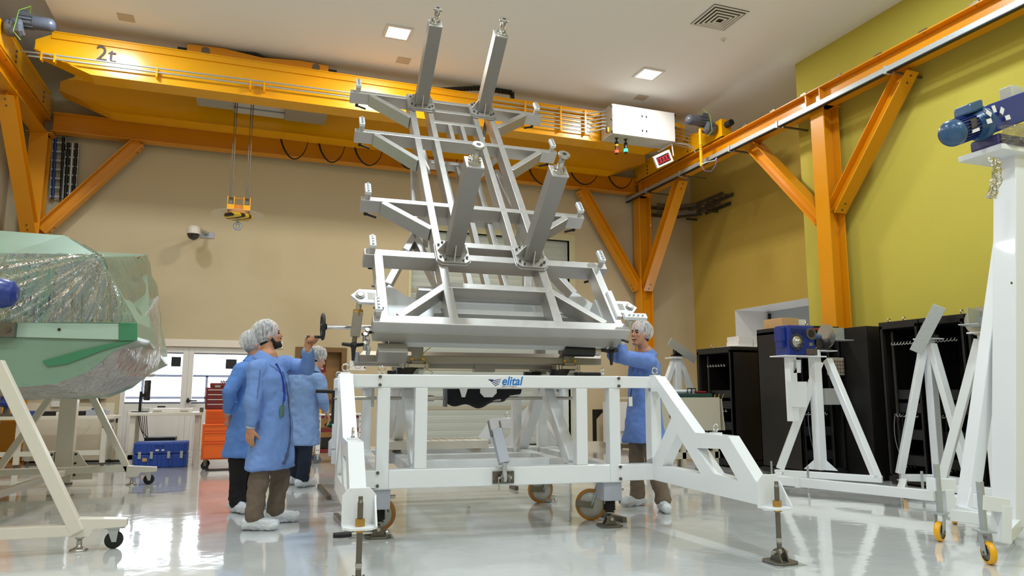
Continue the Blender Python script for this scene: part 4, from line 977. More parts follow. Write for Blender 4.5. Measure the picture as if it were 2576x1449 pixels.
def person(lb, o, J, tf, hf, hp, coat, trouser, skin, net=True, beard=None, hairm=m_hair, smile=False, hem=.55, glass=False):
    """J: joints in world space; tf: torso facing angle, hf: head facing angle, hp: head pitch"""
    body = MB(); f = V((cos(tf), sin(tf), 0)); l = V((-sin(tf), cos(tf), 0)); up = V((0,0,1))
    hfv = V((cos(hf)*cos(hp), sin(hf)*cos(hp), sin(hp))); hup = V((-cos(hf)*sin(hp), -sin(hf)*sin(hp), cos(hp)))
    X, Q = head(body, J['head'], hfv, hup)
    cap(body, X(-.02,0,-.05), V(J['neck'])-up*.02, .054, .062, 16)
    cap(body, J['shl'], J['shr'], .06); cap(body, J['neck'], J['pelvis'], .09, .12, 18)
    for s in 'lr':
        cap(body, J['sh'+s], J['el'+s], .046, .038); cap(body, J['el'+s], J['wr'+s], .037, .027)
        hd = J['hand'+s]; hand(body, J['wr'+s], *hd)
        cap(body, J['hip'+s], J['kn'+s], .085, .055); cap(body, J['kn'+s], V((J['an'+s].x, J['an'+s].y, .08)), .05, .034); cap(body, V((J['an'+s].x, J['an'+s].y, .06)), V((J['an'+s].x, J['an'+s].y, .05))+J['toe'+s]*.14, .034, .028)
    t = thing('person', lb, 'person', o)
    bo = body.build('body', skin, t, vox=.006, smooth_it=3)
    # eyes, brows, mouth
    e = MB()
    for s in (-1, 1): MB().ell(X(.083,s*.032,.010), (.008,.014,.006), 10, 6, Q).build('eye', m_eye, t)
    for s in (-1, 1): cap(MB(), X(.092,s*.016,.030), X(.084,s*.046,.032), .0048, .004, 8).build('eyebrow', hairm, t)
    if smile:
        MB().ell(X(.0905,0,-.056), (.010,.030,.013), 14, 8, Q).build('open_mouth', m_lip, t); MB().ell(X(.094,0,-.053), (.009,.024,.0065), 14, 8, Q).build('teeth', m_teeth, t)
    if beard:
        b = MB(); 
        b.ell(X(.032,0,-.078), (.060,.058,.046), 18, 12, Q); cap(b, X(.072,-.013,-.100), X(.072,.013,-.100), .022)
        cap(b, X(.094,-.022,-.041), X(.094,.022,-.041), .0075, .0075, 10)
        for s in (-1, 1): cap(b, X(.0,s*.066,-.02), X(.03,s*.054,-.075), .014, .016, 10)
        b.build('beard', beard, t, vox=.006, smooth_it=2)
    h = MB().ell(X(-.02,0,.045), (.096,.081,.095), 22, 16, Q); h.ell(X(-.045,0,-.01), (.062,.07,.075), 16, 12, Q); h.build('hair', hairm, t, vox=.008, smooth_it=2)
    if net:
        n = MB(); 
        def nf(i, j):
            a = 2*pi*i; b = pi*j
            r = 1+.012*sin(a*13+2*sin(b*3))*sin(b)+.02*noise.noise(V((cos(a)*2,sin(a)*2,b*2)))
            p = V((cos(b), sin(b)*cos(a), sin(b)*sin(a)))      # pole axis: front-up
            q = V((p.x*.126*r, p.y*.098*r, p.z*.110*r))
            q = Matrix.Rotation(-.27, 3, 'Y') @ q
            return X(-.031+q.x, q.y, .048+q.z)
        n.grid(nf, 60, 28).build('hairnet', m_net, t)
        bt = MB(); pts = []
        for k in range(41):
            a = 2*pi*k/40; y = cos(a)*.079; z = sin(a)*.089
            q = Matrix.Rotation(-.27, 3, 'Y') @ V((.076, y, z)); pts.append(X(-.031+q.x, q.y, .048+q.z))
        bt.tube(pts, .006, 8).build('hairnet_band', m_net, t)
    if glass:
        g = MB()
        for s in (-1, 1): g.tube([X(.088,s*.045,.012), X(.02,s*.078,.012), X(-.02,s*.08,.004)], .003, 6)
        g.build('glasses', M_BLK, t)
    # coat
    c = MB(); rings = []
    P = V(J['pelvis']); N = V(J['neck']); sm = (V(J['shl'])+V(J['shr']))/2
    hz = hem; hk = (V(J['knl'])+V(J['knr']))/2; hh = (V(J['hipl'])+V(J['hipr']))/2; tt = (hh.z-hz)/max(.05, hh.z-hk.z); hemc = hh.lerp(hk, tt); hemc.z = hz
    gap = [(V(J['hip'+s]).lerp(V(J['kn'+s]), tt)-hemc) for s in 'lr']; gl = max(abs(q.dot(l)) for q in gap); gf = max(abs(q.dot(f)) for q in gap)
    ha = max(.22, gl+.14); hb = max(.19, gf+.15); P = P.lerp(V((hh.x, hh.y, P.z)), .6)
    prof = [(hemc, ha, hb), (hemc.lerp(P, .5), (ha+.205)/2, (hb+.165)/2), (P, .205, .16), (P.lerp(sm, .45), .185, .142), (P.lerp(sm, .75), .20, .142), (sm-up*.05, .195, .125), (sm+up*.02, .16, .095), (N+up*.012, .085, .078)]
    sc = J.get('girth', 1.0)
    for k_, (q, a, b) in enumerate(prof):
        if k_ == 0: a, b = a/sc, b/sc
        rings.append([V(q)+l*cos(2*pi*k/28)*a*sc+f*sin(2*pi*k/28)*b*sc for k in range(28)])
    c.loft(rings)
    for s in 'lr':
        S0, E0, W0 = V(J['sh'+s]), V(J['el'+s]), V(J['wr'+s]); wd = (W0-E0).normalized()
        cap(c, S0, E0, .082, .066, 18); cap(c, E0, W0-wd*.05, .066, .050, 18); cap(c, S0, sm, .085, .09, 16)
    co = c.build('lab_coat', coat, t, vox=.012, smooth_it=5); folds(co, tex, .032); folds(co, tex2, .006)
    for s in 'lr':
        E0, W0 = V(J['el'+s]), V(J['wr'+s]); wd = (W0-E0).normalized()
        MB().lathe(W0-wd*.06, wd, [(0,.040),(.01,.042),(.05,.036),(.058,.033)], 18).build('cuff', m_cuff, co)
    # collar: two flaps
    for s in (-1, 1):
        q = MB(); pts = []
        n0 = N+up*.035
        def cf(i, j):
            a = pi*(.94*i+.02) if s > 0 else -pi*(.94*i+.02); a += pi
            rr = .070+.052*j; zz = .03-.062*j-(.11*i**2.2)*(1-.0*j)-.045*j*i
            return n0+f*cos(a)*(rr*(1+.12*i))+l*sin(a)*rr*1.08+up*zz+f*(.03*i)
        q.grid(cf, 14, 4); o2 = q.build('collar', coat, co); so = o2.modifiers.new('thick', 'SOLIDIFY'); so.thickness = .007
    # trousers and overshoes
    tr = MB()
    cap(tr, J['hipl'], J['hipr'], .085)
    for s in 'lr':
        cap(tr, J['hip'+s], J['kn'+s], .085, .082, 18); cap(tr, J['kn'+s], V((J['an'+s].x, J['an'+s].y, J.get('lift'+s,0)+.13)), .082, .074, 18); cap(tr, V((J['an'+s].x, J['an'+s].y, J.get('lift'+s,0)+.13)), V((J['an'+s].x, J['an'+s].y, J.get('lift'+s,0)+.115)), .078, .08, 18)
    to = tr.build('trousers', trouser, t, vox=.014, smooth_it=4); folds(to, tex, .04); folds(to, tex2, .014)
    for s in 'lr':
        a = V(J['an'+s]); d = V(J['toe'+s]).normalized(); zf = J.get('lift'+s, 0); b = V((a.x, a.y, zf)); q = MB()
        cap(q, b-d*.06+up*.056, b+d*.01+up*.058, .054, .058, 16); cap(q, b+up*.056, b+d*.165+up*.046, .058, .047, 16); cap(q, b+up*.06, V((a.x,a.y,zf+.105)), .062, .060, 16)
        q.box(b.x-.03, b.x+.03, b.y-.03, b.y+.03, zf+.003, zf+.05)
        so = q.build('overshoe', m_shoe, t, vox=.01, smooth_it=3); folds(so, tex2, .03)
    return t, co, X, Q, f, l
UP = V((0,0,1))
def nrm(*a): return V(a).normalized()
# --- bearded man turning the handwheel ---
y = 6.72
def g(px, py, yy): return at(px, py, y=yy)
gp = V((hg.x-.045, hg.y, hg.z))
J = dict(head=g(677,846,6.80), neck=g(672,900,6.76), shl=g(722,917,6.90), shr=g(645,930,6.62), ell=g(774,926,6.72), elr=g(634,1014,6.56),
     wrl=gp+V((-.03,.05,-.085)), wrr=g(630,1078,6.58), pelvis=g(688,1080,6.76), hipl=g(702,1090,6.86), hipr=g(668,1092,6.66),
     knl=g(704,1205,6.90), knr=g(648,1220,6.63), anl=g(694,1290,6.90), anr=g(640,1305,6.60), toel=nrm(1,.05,0), toer=nrm(.9,-.35,0), girth=.98,
     handl=((V((.1,-.22,.97)), V((.35,-.9,.1)), V((.9,.35,.2)), 1.15, 1.0, .9)), handr=(V((-.02,-.02,-1)), V((.55,.8,0)), V((.75,-.5,0)), .38))
J['anl'].z = .105; J['anr'].z = .105
p1, co1, X1, Q1, f1, l1 = person('bearded man in blue lab coat and hairnet cranking the black handwheel, looking up', g(668,1320,6.72)*1, J, R(-28), R(8), R(14), m_coat, mat('khaki_trousers', (112,98,84), .85, bump=.3, bscale=25), skin_mat('a', (190,136,104)), beard=mat('beard_hair', (40,28,24), .85, bump=.4, bscale=120), hem=at(660,1180,y=6.7).z)
# lanyard with badge on his chest, open coat edge, pocket slit: all lie on the coat's surface
def on(o, px, py, off=.006):
    bpy.context.view_layer.update(); e = o.evaluated_get(bpy.context.evaluated_depsgraph_get()); mi = o.matrix_world.inverted()
    d = ray(px, py).normalized(); h, q, n, _ = e.ray_cast(mi @ EYE, mi.to_3x3() @ d)
    return (o.matrix_world @ q)-d*off, n
def ribbon(o, pts, w, nm, m, par, t=.004):
    P = [on(o, *p) for p in pts]; mb = MB()
    for k, ((a, n), (b, n2)) in enumerate(zip(P, P[1:])): mb.beam(a, b+(b-a)*.04, w[k] if isinstance(w, list) else w, t, -ray(*pts[0]).normalized())
    return mb.build(nm, m, par)
ribbon(co1, [(693,915),(702,932),(709,950),(713,970),(715,990),(714,1008)], .026, 'lanyard', mat('blue_ribbon', (20,52,160), .7), p1)
c, n = on(co1, 710, 1034, .012); MB().obox(c, l1*.030, UP*.048, f1*.006).build('badge', mat('green_badge', (78,124,116), .3, coat=.4), p1)
MB().tube([on(co1, 714, 1008)[0], c+UP*.048], .004, 6).build('badge_cord', M_BLK, p1)
m_slit = mat('coat_gap_shade', (66,78,110), .9)  # shade inside the coat's gap and pocket slit, painted as dark ribbons
ribbon(co1, [(711,935),(720,965),(725,1000),(728,1040),(730,1075),(728,1110),(722,1140),(712,1165)], [.008,.008,.010,.014,.02,.03,.045], 'coat_opening', m_slit, co1)
ribbon(co1, [(722,936),(731,932)], .012, 'breast_pocket', m_slit, co1)
ribbon(co1, [(655,930),(652,965),(648,1000)], .006, 'sleeve_seam', mat('coat_seam', (86,112,166), .9), co1)

# --- older man behind him, hands behind his back ---
J = dict(head=g(642,868,7.70), neck=g(643,910,7.70), shl=g(655,928,7.90), shr=g(608,932,7.52), ell=g(640,1005,7.95), elr=g(578,985,7.46),
     wrl=g(600,1042,7.72), wrr=g(574,1040,7.62), pelvis=g(620,1065,7.68), hipl=g(632,1075,7.76), hipr=g(606,1075,7.6), knl=g(625,1165,7.78), knr=g(598,1168,7.6),
     anl=g(622,1262,7.78), anr=g(596,1268,7.62), toel=nrm(.95,-.1,0), toer=nrm(.5,-.9,0), handl=(nrm(-.5,-.5,-.5), nrm(0,1,0), nrm(-1,0,.2), .5), handr=(nrm(.4,.3,-.9), nrm(-.6,.8,0), nrm(.8,.5,0), .4))
J['anl'].z = J['anr'].z = .1
p2, *_ = person('man in blue lab coat and black trousers standing behind the bearded man, hands behind back', g(605,1285,7.65), J, R(5), R(12), R(2), m_coat2, mat('black_trousers', (20,18,20), .85, bump=.3, bscale=25), skin_mat('b', (196,140,118)), hairm=m_ghair, hem=at(600,1150,y=7.6).z)
# --- man walking away towards the tool cart ---
J = dict(head=g(800,903,9.42), neck=g(783,932,9.36), shl=g(735,952,9.46), shr=g(803,955,9.22), ell=g(732,1010,9.5), elr=g(813,1003,9.16),
     wrl=g(738,1055,9.5), wrr=g(822,1036,9.26), pelvis=g(765,1045,9.38), hipl=g(752,1050,9.45), hipr=g(775,1050,9.3), knl=g(742,1130,9.5), knr=g(768,1135,9.28),
     anl=g(738,1200,9.66), anr=g(762,1203,9.34), toel=nrm(.6,.8,0), toer=nrm(.75,.5,0), handl=(nrm(0,.1,-1), nrm(1,0,0), nrm(0,1,0), .4), handr=(nrm(.35,.2,-.9), nrm(-1,0,-.2), nrm(.2,1,.1), .3), girth=.95)
J['anl'].z = J['anr'].z = .1
p3, *_ = person('man seen from behind in pale blue lab coat walking towards the tool cart', g(762,1222,9.37), J, R(58), R(25), R(-22), mat('pale_blue_lab_coat', (128,158,206), .8, var=.05, vscale=9, bump=.45, bscale=9, stretch=(1,1,.55)), mat('dark_jeans', (28,38,60), .85, bump=.3, bscale=60), skin_mat('c', (206,160,136)), glass=True, hem=at(765,1120,y=9.3).z)
# --- smiling man on the right, both arms up at the jack handle ---
J = dict(head=g(1611,842,6.50), neck=g(1624,890,6.52), shl=g(1632,910,6.32), shr=g(1612,906,6.72), ell=g(1566,900,6.26), elr=g(1542,894,6.62),
     wrl=g(1562,858,6.30), wrr=g(1548,856,6.50), pelvis=g(1622,1040,6.52), hipl=g(1632,1050,6.43), hipr=g(1606,1050,6.62), knl=g(1645,1170,6.40), knr=g(1600,1165,6.66),
     anl=g(1668,1262,6.34), anr=g(1604,1252,6.72), toel=nrm(-.35,-.9,0), toer=nrm(-.95,-.1,0), handl=(nrm(-.75,.2,.6), nrm(-.5,.3,-.7), nrm(.2,1,.1), .8, 1, .8), handr=(nrm(-.8,-.3,.4), nrm(-.4,-.2,-.8), nrm(0,-1,.1), .8, 1, .8), girth=.97)
J['anl'].z = J['anr'].z = .1
p4, co4, X4, Q4, f4, l4 = person('smiling man in blue lab coat and hairnet reaching up to the jack on the right', g(1640,1290,6.5), J, R(195), R(196), R(6), mat('blue_lab_coat_b', (106,138,210), .8, var=.05, vscale=9, bump=.45, bscale=9, stretch=(1,1,.55)), mat('brown_trousers', (124,108,92), .85, bump=.3, bscale=25), skin_mat('d', (196,142,112)), smile=True, hem=at(1615,1114,y=6.5).z)
c = g(1586,1010,6.32); MB().obox(c, V((.022,.006,0)), V((0,0,.045)), V((.001,-.004,0))).build('badge', M_PAPER, p4); MB().tube([g(1592,965,6.30), g(1588,985,6.31), c+V((0,0,.045))], .005, 6).build('badge_cord', M_BLK, p4)
# ================= film-wrapped green body on a white cradle, left =================
def film_mat(nm, rgb, a0, a1, rough=.12, bs=7, bstr=.9, stretch=(1,1,1), rot=38):
    """wrinkled wrapping film: see-through, with glossy creases"""
    m = bpy.data.materials.new(nm); m.use_nodes = True; nt = m.node_tree; nt.nodes.remove(nt.nodes['Principled BSDF']); N = nt.nodes.new; L = nt.links.new
    out = nt.nodes['Material Output']; col = tuple(lin(x) for x in rgb)+(1,)
    tc = N('ShaderNodeTexCoord'); mp = N('ShaderNodeMapping'); mp.inputs['Scale'].default_value = stretch; mp.inputs['Rotation'].default_value = (0,R(rot),0)
    L(tc.outputs['Object'], mp.inputs[0])
    n = N('ShaderNodeTexNoise'); n.inputs['Scale'].default_value = bs; n.inputs['Detail'].default_value = 4; n.inputs['Distortion'].default_value = 1.5
    L(mp.outputs[0], n.inputs['Vector'])
    r = N('ShaderNodeMapRange'); r.inputs[1].default_value = .38; r.inputs[2].default_value = .68; r.inputs[3].default_value = a0; r.inputs[4].default_value = a1
    L(n.outputs['Fac'], r.inputs[0])
    bp = N('ShaderNodeBump'); bp.inputs['Strength'].default_value = bstr; bp.inputs['Distance'].default_value = .05; L(n.outputs['Fac'], bp.inputs['Height'])
    tr = N('ShaderNodeBsdfTransparent'); tr.inputs[0].default_value = tuple(.5+.5*k for k in col[:3])+(1,)
    df = N('ShaderNodeBsdfTranslucent'); df.inputs[0].default_value = col; d2 = N('ShaderNodeBsdfDiffuse'); d2.inputs[0].default_value = col; L(bp.outputs[0], d2.inputs['Normal'])
    gl = N('ShaderNodeBsdfGlossy'); gl.inputs['Roughness'].default_value = rough; L(bp.outputs[0], gl.inputs['Normal'])
    a = N('ShaderNodeMixShader'); a.inputs[0].default_value = .6; L(df.outputs[0], a.inputs[1]); L(d2.outputs[0], a.inputs[2])
    b = N('ShaderNodeMixShader'); L(r.outputs[0], b.inputs[0]); L(tr.outputs[0], b.inputs[1]); L(a.outputs[0], b.inputs[2])
    fr = N('ShaderNodeFresnel'); fr.inputs[0].default_value = 1.9; L(bp.outputs[0], fr.inputs['Normal'])
    c = N('ShaderNodeMixShader'); L(fr.outputs[0], c.inputs[0]); L(b.outputs[0], c.inputs[1]); L(gl.outputs[0], c.inputs[2]); L(c.outputs[0], out.inputs[0]); return m
m_film = film_mat('clear_wrap_film', (206,222,222), .0, .30, .1, 5, 1.0, (2.4,1.5,.45))
m_film2 = film_mat('milky_wrap_film', (236,230,222), .6, .92, .18, 6, .8, (1.6,1,.6), 20)
m_gb = mat('pale_green_film', (128,158,138), .4, var=.10, vscale=1.5, coat=.2)
m_gd = mat('deep_green_tape', (66,134,98), .35)
m_gl = mat('pale_mint_band', (176,200,184), .35)
gb = thing('wrapped_body', 'big green body wrapped in clear plastic film on a white cradle, at the left edge', 'machine', (-2.3, 8.3, 1.0))
def gsec(Y, top, xs, z0=0, dx=0):
    P = [at(px, py, y=7.0) for px, py in ((345,812),(345,857),(285,884),(219,935),(137,967),(30,975))]
    pts = [V((-3.4, Y, 1.2))]+[V((p.x+dx, Y, p.z+z0)) for p in P[::-1]]
    return pts+[V((p[0], Y, p[1])) for p in top]
s0 = gsec(7.0, [(-1.24,2.305),(-1.9,2.27),(-2.6,2.25),(-3.4,2.25)], 0)
s1 = gsec(7.9, [(-1.35,2.42),(-1.70,2.62),(-2.5,2.63),(-3.4,2.62)], .02, .03)
s2 = gsec(9.75, [(-1.22,2.80),(-1.75,2.80),(-2.5,2.75),(-3.4,2.7)], .2, -.12)
MB().loft([s0, s1, s2], smooth=False).build('shell', m_gb, gb, bevel=.03)
# mint band along the near lower edge and deep green corner patch
a = at(36,812,y=6.99); b = at(300,815,y=6.99); c = at(300,855,y=6.99); d = at(36,848,y=6.99)
MB().prism([a, b, c, d], (0,-.015,0)).build('mint_band', m_gl, gb, bevel=.004)
a = at(299,812,y=6.985); b = at(346,812,y=6.985); c = at(346,856,y=6.985); d = at(299,858,y=6.985)
MB().prism([a, b, c, d], (0,-.018,0)).build('corner_tape', m_gd, gb, bevel=.006)
st = [at(px, py, y=6.99) for px, py in ((300,859),(338,858),(262,880),(170,915),(120,922),(108,908),(200,882))]
MB().prism(st, (0,-.008,0)).build('green_strip', m_gd, gb)
c = at(149,829,y=6.97); MB().cyl(c, c-V((0,.006,0)), .012, 12).build('hole', M_BLK, gb)
a = at(-60,808,y=6.9); d = at(34,848,y=6.9)
br = MB().box(a.x, d.x, 6.9, 6.985, d.z, a.z).build('bracket_plate', M_DSTEEL, gb, bevel=.004); c = at(18,829,y=6.89); MB().cyl(c+V((0,.01,0)), c-V((0,.01,0)), .022, 14).build('bolt', M_BOLT, br)
# grey panel seen through the film on the near face
pn = [at(px, py, y=6.995) for px, py in ((150,660),(255,655),(290,720),(296,806),(120,800))]
MB().prism(pn, (0,-.01,0)).build('grey_face_panel', mat('foil_grey', (150,160,160), .25, .5, var=.15, vscale=4), gb)
for px in (50,88,140,160,182,207): a = at(px,735,y=6.985); b = at(px-2,812,y=6.985); MB().tube([a, b], .004, 6).build('seam', M_DSTEEL, gb)
# clear wrinkled film draped over everything, gathered to the right
rng = random.Random(3)
def wrap(sec, o, wob):
    """round ring around a section, pushed out by o with film wrinkles"""
    c = sum(sec, V((0,0,0)))/len(sec); out = []
    n = 96; L = [0]
    for i in range(len(sec)): L.append(L[-1]+(sec[(i+1)%len(sec)]-sec[i]).length)
    for k in range(n):
        t = L[-1]*k/n; i = max(j for j in range(len(sec)) if L[j] <= t); f = (t-L[i])/max(1e-6, L[i+1]-L[i])
        p = sec[i].lerp(sec[(i+1)%len(sec)], f); d = (p-c); d.y = 0; d.normalize()
        out.append(p+d*(o+wob*noise.noise(V((p.x*5, p.y*3, p.z*5)))))
    return out
rings = []
for k in range(13):
    t = k/12
    A, B, q = (s0, s1, t/.33) if t < .33 else (s1, s2, (t-.33)/.67)
    rings.append(wrap([u.lerp(v, q) for u, v in zip(A, B)], .025, .035))
def topf(i, j):
    # sheet draped from the top ridge down to the near edge, gathered at the ridge corner
    a = at(-40+212*i, 588+9*i, y=7.95); b = at(-40+292*i, 640, y=6.97); p = a.lerp(b, j); p.z += -.06*sin(pi*j)*(1-.3*i)
    q = noise.noise(V((i*12*(1-j*.2), j*2, 3))); return p+V((0,-.01,.03*q*j))
MB().grid(topf, 70, 24).build('clear_film', m_film, gb)
def topg(i, j):
    a = at(172+(372-172)*i, 597+46*i**.8, y=7.95+1.7*i); b = at(252+(345-252)*i*.2, 640+30*i, y=7.0+.3*i); p = a.lerp(b, j); p.z -= .10*sin(pi*i)*(1-j)
    return p+V((.01,0,.025*noise.noise(V((i*8,j*7,9)))))
MB().grid(topg, 40, 24).build('clear_film', m_film, gb)
# near-face film sheet with radiating creases
def ff(i, j):
    xr_ = 252+95*min(1,max(0,(j-.05)*1.0))*1.0
    p = at(-30+(xr_+30)*i, 640+172*j, y=6.955); an = math.atan2(j*.7+.02, 1.05-i); r = noise.noise(V((an*11, (1.05-i)*1.3, 1.3)))
    r2 = abs(noise.noise(V((an*23, i*2, 4.1))))
    return p+V((0, -.015-.05*abs(r)-.03*r2, 0))
MB().grid(ff, 110, 60).build('face_film', m_film, gb)
bag = [(345,860),(372,760),(400,742),(405,840),(404,905),(392,944),(345,962),(300,984),(200,998),(100,1001),(20,988),(-60,980)]
def bagf(i, j):
    k = i*(len(bag)-1); a = int(min(k, len(bag)-2)); f = k-a
    p = at(bag[a][0]*(1-f)+bag[a+1][0]*f, bag[a][1]*(1-f)+bag[a+1][1]*f, y=8.1+.9*(1-i))
    inn = [V((-.93,7.0,1.62)), V((-1.05,7.0,1.5)), V((-1.45,7.0,1.21)), V((-2.2,7.0,1.17))]
    kk = i*3; b = int(min(kk, 2)); q = inn[b].lerp(inn[b+1], kk-b)
    r = q.lerp(p, j); r += V((0,-.10*sin(pi*j),-.05*sin(pi*j)))+V((.02,.03,.03))*noise.noise(V((i*14, j*5, 2)))
    return r
MB().grid(bagf, 70, 16).build('hanging_film', m_film2, gb)
far = [(372,760),(370,645),(385,690),(398,735),(404,790),(406,850)]
def farf(i, j):
    k = i*(len(far)-2)+1; a = int(min(k, len(far)-2)); f = k-a
    p = at(far[a][0]*(1-f)+far[a+1][0]*f, far[a][1]*(1-f)+far[a+1][1]*f, y=9.6)
    q = V((-1.22,7.1,2.3)).lerp(V((-.93,7.0,1.6)), i)
    return q.lerp(p, j)+V((.03,0,.02))*noise.noise(V((i*6, j*6, 5)))
MB().grid(farf, 30, 16).build('side_film', film_mat('greenish_film', (150,176,152), .8, .96, .2, 4, .5), gb)
m = MB().lathe(at(-14,737,y=6.75), (1,0,.0), [(0,.12),(.06,.12),(.13,.10),(.16,.05)], 20, True); m.build('blue_motor_end', M_BLUEP, gb, bevel=.004)
# cradle: two trestle frames, rails, corner pads, black casters
cr_ = thing('cradle_stand', 'white tubular cradle stand with black swivel casters under the wrapped body', 'stand', (-1.1, 6.2, 0))
NY, FY = 6.15, 10.35
def tube_(a, b, w=.07, nm='tube'): return MB().beam(a, b, w, w).build(nm, M_CREAMST, cr_, bevel=.006)
tube_(at(196,1338,y=NY), at(-8,912,y=NY), .085, 'diagonal_leg')
tube_(V((-1.1,NY,.155)), V((-3.2,NY,.155)), .08, 'base_rail')
tube_(at(325,1186,y=FY), at(232,998,y=FY), .075, 'diagonal_leg'); tube_(at(128,998,y=FY+.1), at(-30,1216,y=FY+.1), .075, 'diagonal_leg')
tube_(V((-1.25,FY,.19)), V((-3.3,FY,.19)), .075, 'base_rail')
pb_ = V((-2.05,10.6,.02)); MB().box(-2.15,-1.96,10.52,10.66,.02,1.2).build('centre_post', M_CREAMST, cr_, bevel=.006)
MB().prism([(-2.2,10.5,.06),(-2.2,10.5,.4),(-2.16,10.5,.4),(-2.16,10.5,.06)], (0,.16,0)).build('post_flange', M_CREAMST, cr_)
ft = MB().prism([(-1.95,10.5,.06),(-1.95,10.5,.4),(-1.9,10.5,.4),(-1.72,10.5,.13),(-1.72,10.5,.06)], (0,.02,0)).build('post_flange', M_CREAMST, cr_)
q = MB()
for x in (-2.18,-1.92):
    for z in (.12,.26,.37): q.nxt().cyl((x,10.5,z),(x,10.485,z),.014,10)
q.pieces('bolt', M_BLK, ft)
MB().cyl(V((-2.05,10.6,0)), V((-2.05,10.6,.02)), .1, 16).build('post_foot', M_DSTEEL, cr_)
tube_(V((-2.0,10.5,.16)), V((-2.35,6.3,.16)), .07, 'floor_rail')
tube_(V((-2.8,6.15,.16)), V((-2.8,10.4,.16)), .07, 'floor_rail')
for x in (-2.6,): tube_(V((x,NY,.19)), V((x,NY,1.2)), .08, 'inner_post')
for pad, cs, yy in ((at(198,1385,z=0), at(287,1377,z=0), NY), (at(330,1220,z=0), at(375,1217,z=0), FY)):
    pad = V((pad.x, pad.y, 0)); cs = V((cs.x, cs.y, 0)); w = (cs-pad).length
    b = MB().prism([(pad.x-.06,pad.y-.05,.1),(pad.x+.07,pad.y-.05,.1),(pad.x+.09,pad.y-.05,.15),(cs.x+.08,pad.y-.05,.155),(cs.x+.08,pad.y-.05,.21),(pad.x-.06,pad.y-.05,.235)], (0,.1,0)).build('corner_bracket', M_CREAMST, cr_, bevel=.004)
    MB().lathe(pad, (0,0,1), [(0,.06),(.008,.062),(.02,.035),(.03,.018),(.08,.018),(.085,.03),(.1,.03)], 20).build('levelling_foot', M_STEEL, b)
    y = pad.y; c = V((cs.x, y, .062))
    MB().box(c.x-.06, c.x+.07, y-.045, y+.045, .145, .153).build('caster_plate', M_GALV, b)
    f = MB()
    for s in (-.03, .03): f.prism([(c.x-.045,y+s-.004,.145),(c.x+.03,y+s-.004,.145),(c.x+.02,y+s-.004,.05),(c.x-.01,y+s-.004,.05)], (0,.008,0))
    f.build('caster_fork', M_GALV, b)
    wl = MB().lathe(c-V((0,.018,0)), (0,1,0), [(0,.03),(0,.055),(.006,.062),(.03,.062),(.036,.055),(.036,.03)], 28).build('caster_wheel', M_RUB, b)
# ================= right side: racks, trestles with gearboxes =================
def rack(lb, x0, x1, y0, y1, h, face, eyes=(), group=None):
    """black 19-inch cabinet; face '-x' or '-y' is the open side"""
    t = thing('server_rack', lb, 'rack', ((x0+x1)/2, (y0+y1)/2, 0), group=group)
    w = .05
    c = MB().box(x0, x1, y0, y1, 0.03, .12).box(x0, x1, y0, y1, h-.09, h).box(x1-.02 if face == '-x' else x0, x1, y1-.02 if face == '-y' else y0, y1, .1, h-.05)
    if face == '-x': c.box(x0, x1, y0, y0+.02, .1, h-.05).box(x0, x1, y1-.02, y1, .1, h-.05).box(x0, x0+.05, y0, y0+w, .1, h-.05).box(x0, x0+.05, y1-w, y1, .1, h-.05)
    else: c.box(x0, x0+.02, y0, y1, .1, h-.05).box(x1-.02, x1, y0, y1, .1, h-.05).box(x0, x0+w, y0, y0+.05, .1, h-.05).box(x1-w, x1, y0, y0+.05, .1, h-.05)
    c.build('cabinet', M_BLKST, t, bevel=.003)
    def pos(f, d, z): return V((x0+d, y1+(y0-y1)*f, z)) if face == '-x' else V((x0+(x1-x0)*f, y0+d, z))
    for f in (.16, .84):
        a = pos(f, .12, .14); b = pos(f, .12, h-.12); MB().beam(a, b, .03, .02, (1,0,0)).build('mounting_rail', M_DSTEEL, t)
    for k, z in enumerate((.3, .62, .95, 1.12)):
        if z < h-.3: a, b = pos(.12, .14, z), pos(.88, .14, z); d = (b-a); n = V((0,1,0)) if face == '-x' else V((1,0,0)); MB().obox((a+b)/2+V((.15,0,0) if face == '-x' else (0,.15,0)), n*d.length/2, V((.15,0,0)) if face == '-x' else V((0,.15,0)), V((0,0,.06))).build('rack_unit', mat('rack_unit_grey', (34,34,38), .45), t, bevel=.003)
    for z in (h-.28, .86):
        for k in range(7):
            p = pos(.2+.08*k, .09, z); MB().torus(p, (1,0,0) if face == '-x' else (0,1,0), .018, .005, 12, 6, 0, 4.4).build('cable_ring', mat('pale_clip', (200,198,190), .5), t)
    for k in range(3):
        a, b, c2 = pos(.2+.1*k, .05, .88), pos(.1+.12*k, -.0, .5), pos(.4+.1*k, .06, .22)
        pts = [a*(1-s)**2+b*2*s*(1-s)+c2*s*s for s in [i/10 for i in range(11)]]; MB().tube(pts, .006, 6).build('cable', M_CABLE if k else mat('grey_cable', (120,120,128), .5), t)
    for px, py in eyes:
        p = at(px, py+8, z=h); eye_bolt(MB(), V((min(max(p.x, x0+.06), x1-.06), min(max(p.y, y0+.06), y1-.06), h)), .022, (0,1,0), .007).build('eye_bolt', M_CHROME, t)
    return t, pos
r1, f1_ = rack('lower black rack with open left side and white boxes on its top', 7.06, 7.99, 9.46, 10.37, 1.855, '-x', ((1779,868),(1832,868)))
MB().box(7.1, 7.6, 10.1, 10.3, 1.1, 1.14).build('shelf', M_BLKST, r1)
for k in range(4):
    a = f1_(.25+.12*k, .1, 1.12); b = f1_(.3+.1*k, .02, .9); c = f1_(.5, .1, .7-.05*k)
    MB().tube([a, a.lerp(b,.5)+V((0,.02,-.02)), b, c], .005, 6).build('yellow_cable', mat('yellow_cable', (196,180,60), .5), r1)
